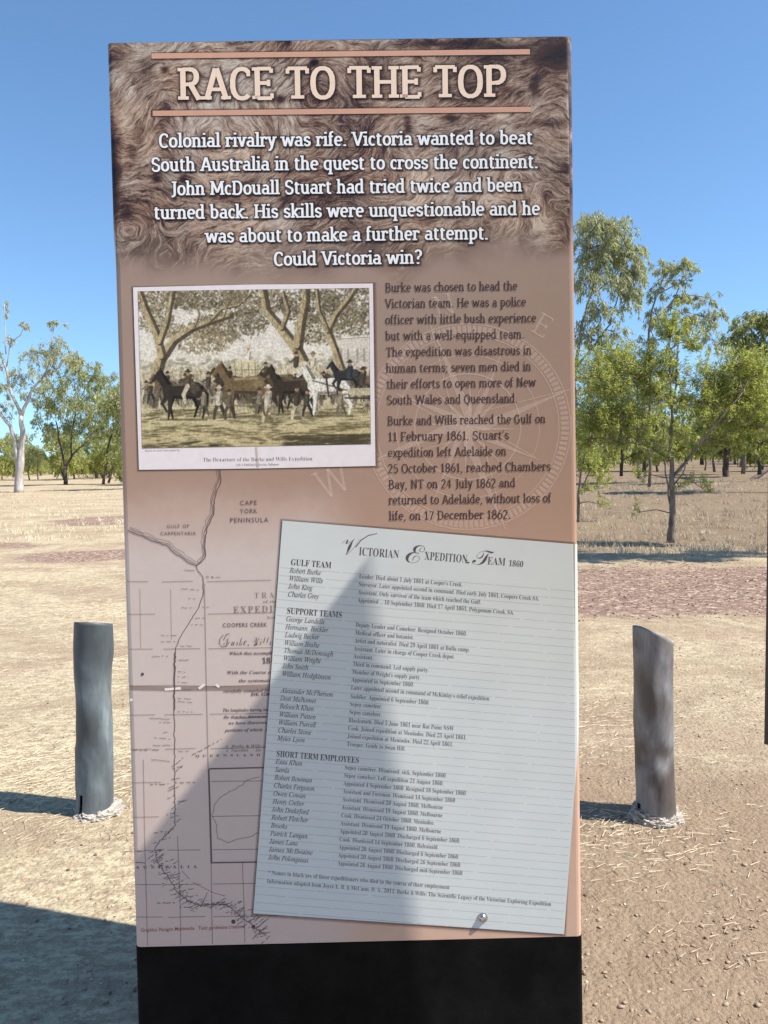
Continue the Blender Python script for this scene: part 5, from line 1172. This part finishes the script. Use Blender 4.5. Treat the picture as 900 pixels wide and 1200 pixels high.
# --- left of the sign
d1 = G(22, 578).y
tree('gum_tree', 'pale trunked gum tree with sparse crown at the left edge', d1, (22, 578),
     [([(22, 579), (22.5, 560), (24.5, 538), (27, 513), (25, 487)], 11.5, 5), ([(22, 562), (21, 545), (18, 523), (12, 499), (0, 485), (-16, 470)], 6.5, 3), ([(25, 487), (14, 463), (7, 431), (0, 414), (-8, 396)], 4.2, 1.6), ([(25, 489), (36, 460), (51, 441), (70, 430), (80, 414)], 4.2, 1.2),
      ([(7, 431), (12, 402), (24, 393), (29, 381)], 1.8, .8), ([(7, 415), (6, 385), (5, 356)], 1.4, .6), ([(51, 441), (60, 420), (63, 385)], 1.8, .7)],
     [(5, 360, 5, 9, 50), (30, 382, 8, 5, 60), (14, 398, 9, 8, 70), (38, 414, 14, 14, 260), (20, 440, 14, 16, 260), (60, 408, 15, 16, 380), (64, 378, 10, 5, 120), (76, 418, 17, 17, 380), (50, 440, 15, 13, 240), (8, 455, 12, 12, 200), (-12, 430, 18, 22, 300), (4, 478, 12, 10, 150), (34, 465, 10, 10, 120), (-10, 480, 12, 14, 200), (90, 425, 10, 10, 140)], LF_GREY, BK_WHITE, 11, .2, (.20, .055), 2.3, 1.0)
d2 = G(77, 568).y
tree('gum_tree', 'spreading olive gum tree with forked dark trunk, second from the left edge', d2, (77, 568),
     [([(77, 569), (77, 547)], 5, 4), ([(77, 550), (71, 523), (66, 495)], 3, 1.5), ([(77, 548), (85, 533), (97, 522)], 3.5, 1.4), ([(84, 535), (84, 505), (90, 475)], 2.4, 1), ([(76, 565), (71, 548)], 2, 1.5)],
     [(60, 470, 16, 18, 420), (85, 445, 20, 17, 520), (112, 440, 14, 18, 380), (100, 470, 20, 18, 560), (70, 500, 18, 18, 440), (98, 503, 20, 14, 400), (122, 470, 12, 18, 300), (50, 505, 12, 18, 240), (118, 500, 12, 14, 220), (80, 525, 20, 8, 160), (42, 530, 10, 16, 200), (48, 478, 14, 16, 300), (85, 475, 22, 20, 500), (108, 488, 18, 16, 400), (62, 455, 14, 14, 300), (125, 445, 12, 14, 260), (95, 428, 16, 10, 260)], LF_OLIVE, BK_DARK, 12, .2, (.26, .08), 2.4)
d3 = G(121, 568).y
tree('gum_tree', 'dark stemmed gum tree partly hidden by the left edge of the sign', d3+1, (122, 568),
     [([(121, 568.5), (124, 545), (127, 522), (134, 500)], 3.6, 1.8), ([(128, 560), (134, 545), (143, 535), (155, 524)], 3.6, 2), ([(127, 566), (132, 548), (130, 530)], 3, 1.5)],
     [(132, 485, 14, 16, 320), (145, 465, 15, 18, 360), (125, 505, 12, 10, 200), (150, 505, 15, 15, 320), (140, 525, 12, 9, 160), (165, 480, 18, 20, 400)], LF_OLIVE, BK_DARK, 13, .2, (.26, .08), 2.4)
# --- right of the sign
dm = G(786, 635).y
tree('wattle_tree', 'bright green tree with dark slender trunk standing between the sign and the right edge', dm, (786, 635),
     [([(786, 636), (788, 610), (788, 586), (787, 560), (786, 528)], 9.5, 4.6), ([(786, 540), (770, 524, .3), (755, 497, .5), (740, 469, .7), (722, 450, .8)], 4, 1.6), ([(786, 533), (788, 491), (786, 454), (784, 410)], 4.5, 1.4), ([(787, 560), (806, 539), (817, 513, -.3), (838, 486, -.4), (858, 462, -.4)], 4.2, 1.2), ([(787, 480), (803, 396, .3), (825, 377, .4), (850, 355, .5)], 2.6, .8), ([(785, 590), (781, 560), (778, 540)], 2.2, 1.4),
      ([(788, 570), (800, 555), (806, 535)], 2, 1), ([(770, 524), (745, 520), (715, 515)], 2, .9)],
     [(784, 392, 15, 22, 800), (806, 400, 15, 20, 520), (770, 425, 20, 20, 800), (745, 440, 24, 22, 1000), (715, 455, 24, 24, 1000), (790, 440, 20, 20, 650), (830, 445, 22, 22, 800), (858, 430, 22, 18, 800), (885, 440, 20, 22, 800), (700, 485, 26, 20, 900), (735, 485, 24, 18, 700), (770, 470, 18, 16, 420), (868, 472, 26, 16, 800), (840, 492, 22, 14, 520), (690, 515, 20, 16, 500), (725, 518, 22, 11, 420), (760, 520, 16, 10, 240), (888, 500, 22, 16, 620), (858, 518, 20, 10, 320), (820, 530, 16, 8, 200), (700, 440, 24, 26, 900), (728, 425, 20, 20, 700), (760, 455, 20, 18, 600), (712, 500, 26, 16, 800), (750, 500, 20, 14, 500), (800, 470, 22, 18, 500), (825, 470, 20, 18, 600), (850, 460, 26, 22, 900), (880, 475, 24, 24, 900), (872, 500, 26, 16, 700), (840, 515, 22, 12, 420), (795, 510, 18, 16, 260), (776, 540, 18, 14, 200), (795, 570, 10, 10, 60), (824, 572, 14, 14, 110), (745, 560, 20, 8, 90), (750, 600, 8, 12, 50), (806, 560, 12, 16, 90)],
     LF_GREEN, BK_BROWN, 21, .1, (.062, .014), 2.9, .9, .35, .006)
tree('gum_tree', 'tall pale grey gum tree rising just behind the right edge of the sign', 24, (690, 585),
     [([(668, 592), (672, 500), (676, 420), (682, 378), (693, 345), (700, 300)], 6, 1.6), ([(676, 430), (700, 400), (715, 380), (725, 345)], 3, 1.2), ([(693, 345), (720, 325), (738, 300)], 2, .9)],
     [(698, 262, 20, 16, 900), (722, 268, 20, 16, 700), (690, 290, 20, 18, 800), (735, 292, 20, 18, 800), (712, 300, 20, 18, 700), (742, 322, 15, 22, 700), (690, 325, 20, 20, 700), (722, 335, 16, 16, 420), (738, 350, 10, 18, 300), (700, 365, 18, 18, 520), (690, 395, 20, 18, 520), (722, 392, 14, 16, 300), (712, 420, 18, 16, 420), (745, 420, 12, 14, 200)], LF_GREY, BK_BROWN, 22, .15, (.15, .034), 1.9, 1, .85, .010)
tree('gum_tree', 'thin grey gum tree top showing behind the bright green tree', 27, (765, 580),
     [([(760, 580), (762, 480), (760, 400), (764, 363), (777, 326), (783, 312)], 4, 1), ([(764, 380), (790, 350), (800, 325)], 2, .8), ([(770, 345), (800, 330), (812, 322)], 1.4, .6)],
     [(775, 312, 14, 9, 300), (800, 314, 16, 10, 360), (790, 328, 14, 8, 220), (770, 340, 12, 9, 180), (800, 350, 16, 12, 300), (830, 350, 12, 9, 180), (772, 370, 14, 14, 260), (810, 372, 20, 14, 420), (838, 375, 14, 16, 300), (760, 400, 14, 14, 240), (835, 400, 12, 16, 240)], LF_GREY, BK_BROWN, 23, .12, (.17, .036), 1.8, 1, .85, .010)
tree('gum_tree', 'rounded olive gum tree crown cut by the right edge', 22, (925, 590),
     [([(925, 592), (922, 500), (915, 440), (905, 400)], 8, 3), ([(922, 480), (895, 430), (880, 400)], 3, 1.2)],
     [(885, 378, 18, 14, 700), (868, 395, 14, 14, 420), (905, 372, 18, 14, 700), (892, 405, 22, 18, 800), (870, 422, 14, 14, 360), (915, 410, 20, 22, 700), (895, 440, 20, 18, 520), (925, 445, 20, 22, 500)], LF_OLIVE, BK_DARK, 24, .15, (.15, .036), 1.9, 1, .8, .010)
ds = G(679, 617).y
tree('sapling', 'slender green sapling beside the right edge of the sign', ds, (679, 617),
     [([(679, 618), (678, 590), (680, 560), (686, 530)], 4.5, 1.5), ([(680, 575), (692, 550), (700, 530)], 2, .8)],
     [(688, 545, 16, 14, 420), (680, 520, 16, 14, 360), (704, 560, 12, 12, 200), (690, 575, 12, 10, 130), (700, 590, 9, 12, 70), (672, 555, 12, 14, 200)], LF_GREEN, BK_BROWN, 25, .1, (.09, .02), 1.8, 1, .5, .006)
dt = G(851, 569).y
tree('gum_tree', 'far gum tree with thick dark trunk behind the bright green tree', dt, (851, 569),
     [([(851, 570), (850, 550), (851, 530), (846, 500)], 9, 4), ([(851, 535), (862, 510), (875, 490)], 4, 1.5)],
     [(840, 500, 20, 14, 500), (865, 490, 20, 14, 500), (850, 478, 20, 14, 500), (830, 520, 14, 10, 220), (870, 515, 14, 10, 220)], LF_OLIVE, BK_DARK, 26, .2, (.26, .08), 1.6)
d5 = G(728, 553).y
tree('wattle_tree', 'green tree with thin trunk seen between the tall grey gum and the bright green tree', 33, (728, 556),
     [([(728, 558), (729, 530), (727, 500), (724, 470)], 4, 1.6), ([(728, 525), (745, 495), (755, 470)], 2, .8), ([(728, 520), (708, 490), (700, 465)], 2, .8)],
     [(700, 455, 20, 18, 800), (725, 440, 20, 18, 700), (750, 455, 20, 18, 700), (690, 485, 20, 18, 700), (720, 480, 22, 18, 700), (752, 490, 22, 18, 700), (700, 515, 20, 12, 500), (735, 515, 22, 12, 500), (770, 500, 20, 16, 500), (775, 470, 16, 16, 400), (765, 530, 16, 8, 260)], LF_OLIVE, BK_DARK, 41, .1, (.19, .055), 1.6)
tree('wattle_tree', 'leafy green tree filling the gap below the rounded olive crown at the right edge', 30, (890, 552),
     [([(890, 556), (889, 525), (884, 490)], 5, 1.8), ([(889, 530), (868, 500), (858, 480)], 2, .8), ([(889, 525), (905, 495), (912, 470)], 2, .8)],
     [(850, 455, 20, 18, 600), (875, 450, 20, 18, 700), (900, 445, 20, 20, 700), (835, 480, 20, 16, 600), (865, 485, 22, 18, 700), (895, 480, 22, 18, 700), (850, 512, 22, 14, 500), (885, 515, 24, 14, 600), (910, 505, 20, 18, 500), (815, 505, 18, 14, 400), (810, 475, 16, 14, 360)], LF_GREEN, BK_DARK, 42, .1, (.17, .05), 1.7)
# --- out of frame to the right: the tree whose shade crosses the ground
tree('gum_tree', 'bushy gum tree outside the right edge, shading the ground behind the gravel', 11.0, (1060, 660),
     [([(1062, 670), (1060, 520), (1052, 400)], 18, 8), ([(1058, 430), (1010, 330), (985, 280)], 7, 2), ([(1056, 420), (1100, 320), (1130, 270)], 7, 2)],
     [(975, 290, 38, 40, 900), (1010, 230, 45, 45, 1200), (1060, 210, 50, 45, 1200), (1110, 250, 50, 40, 900), (1150, 310, 40, 40, 600), (1050, 320, 50, 30, 900), (1200, 260, 40, 40, 600), (985, 200, 30, 30, 500)], LF_OLIVE, BK_BROWN, 27, .2, (.12, .035), 2.0)

# --- background trees: three kinds, copied one by one
def proto(kind, seed):
    r = random.Random(seed); Y = 70; px = Y/FPX
    c = [(450, 545)]; H = {0: 8.0, 1: 10, 2: 5.2}[kind]; Wd = {0: 3.2, 1: 2.8, 2: 2.8}[kind]
    f0 = at(450, 560, Y); k = 1/px
    X0 = 450; Y0 = 560
    li = [([(X0, Y0), (X0+r.uniform(-2, 2), Y0-H*k*.45)], .32*k, .16*k), ([(X0, Y0-H*k*.25), (X0-Wd*k*.45, Y0-H*k*.6)], .14*k, .05*k), ([(X0, Y0-H*k*.3), (X0+Wd*k*.5, Y0-H*k*.65)], .14*k, .05*k)]
    cl = []
    for j in range(11):
        a = r.uniform(0, 6.28); q = r.random()**.6; cl.append((X0+Wd*k*.72*q*math.cos(a), Y0-H*k*(.62+.3*q*math.sin(a)) if kind != 2 else Y0-H*k*(.5+.34*q*math.sin(a)), Wd*k*.36, Wd*k*.30, 520))
    e = tree('gum_tree', 'x', Y, (X0, Y0), li, cl, (LF_OLIVE, LF_GREY, LF_GREEN)[kind], BK_BROWN, seed, .2, (.26, .09), 1.0)
    e.location = (0, 0, 0); return e
protos = [proto(0, 31), proto(1, 32), proto(2, 33)]
GL = {0: ('olive gum tree in the distant line of bush', 'distant olive gum trees'), 1: ('tall grey gum tree in the distant line of bush', 'distant grey gum trees'), 2: ('low yellow green bush in the distant line of scrub', 'distant green bushes')}
def place(kind, x, y, s_, rz):
    src = protos[kind]; o = src.copy(); COL.objects.link(o); o.name = 'gum_tree' if kind < 2 else 'bush'
    for ch in src.children:
        c = ch.copy(); COL.objects.link(c); c.parent = o
    o.location = (x, y, hgt(x, y)-.05); o.rotation_euler = (0, 0, rz); o.scale = (s_,)*3
    o['label'] = GL[kind][0]+(' left of the sign' if x < 0 else ' right of the sign'); o['category'] = 'tree' if kind < 2 else 'bush'; o['group'] = GL[kind][1]+(' left of the sign' if x < 0 else ' right of the sign')
rb_ = random.Random(9)
for side in (-1, 1):
    for k in range(30):
        Y = rb_.uniform(60, 150) if side < 0 else rb_.uniform(48, 140)
        u_ = rb_.uniform(-.62, -.24) if side < 0 else rb_.uniform(.25, .66)
        kind = rb_.choice((0, 2, 2, 2)) if side < 0 else rb_.choice((0, 1, 0, 2, 2))
        place(kind, u_*Y, Y, rb_.uniform(.65, 1.05)*(1 if kind == 2 else (.75 if side < 0 else .95)), rb_.uniform(0, 6.28))
for k in range(16):
    Y = rb_.uniform(36, 75); place(rb_.choice((0, 2, 0, 1)), rb_.uniform(.26, .66)*Y, Y, rb_.uniform(.3, .75), rb_.uniform(0, 6.28))
for k in range(18):                            # the bush goes on behind the sign
    Y = rb_.uniform(45, 110); place(rb_.choice((0, 1, 2, 0)), (-.31+.03*k)*Y, Y, rb_.uniform(.6, 1.0), rb_.uniform(0, 6.28))
for u_, Y in ((-.46, 95), (-.40, 90), (-.36, 98), (-.5, 88), (-.33, 92), (.28, 80), (.34, 84), (.4, 78), (.46, 82), (.27, 76)):
    place(2, u_*Y, Y, 1.25, rb_.uniform(0, 6.28))
for pr in protos:
    for ch in list(pr.children): bpy.data.objects.remove(ch)
    bpy.data.objects.remove(pr)
# far wood beyond, one mass
r = np.random.default_rng(77); n = 60000; th = r.uniform(R(20), R(160), n); dd = r.uniform(165, 230, n)
hh = 3.5+3.0*np.array([noise.noise(Vector((t*14, 2, 0)))+.5*noise.noise(Vector((t*50, 2, 0))) for t in th.tolist()]); z = r.random(n)**.8*np.clip(hh, 1.5, 9)
LPf = np.stack([dd*np.cos(th), dd*np.sin(th), z], 1); o = link('distant_wood', leaves_mesh('distant_wood', LPf, r.normal(0, 1, (n, 3)), 1.3, .8, r), LF_OLIVE)
tag(o, 'low line of distant bush along the horizon', 'woodland', kind='stuff')
# fallen dead branch lying on the bank
fb = empty('fallen_branch', G(745, 590)); tag(fb, 'tangle of fallen dead branches lying on the bank behind the sapling', 'dead branch')
mb = MB(); rf_ = random.Random(4)
for k in range(26):
    a = rf_.uniform(0, 6.28); L_ = rf_.uniform(.5, 1.6); p = Vector((rf_.uniform(-.9, .9), rf_.uniform(-.4, .4), rf_.uniform(0, .25))); q = p+Vector((math.cos(a)*L_, math.sin(a)*L_*.6, rf_.uniform(-.05, .3)))
    mb.tube([p, p.lerp(q, .5)+Vector((0, 0, rf_.uniform(-.08, .12))), q], [.022, .014, .005], 5)
mb.build('branch_tangle', BK_BROWN, fb, True)
mb = MB(); p0 = at(868, 572, 36)-fb.location
gl = empty('leaning_log', G(868, 572)); tag(gl, 'dead grey log leaning on the ground near the right edge', 'log'); mb.tube([(0, 0, .05), (.9, .3, .5), (1.9, .2, 1.25), (2.6, .3, 1.7)], [.13, .11, .08, .04], 8); mb.build('log', BK_BROWN, gl, True)
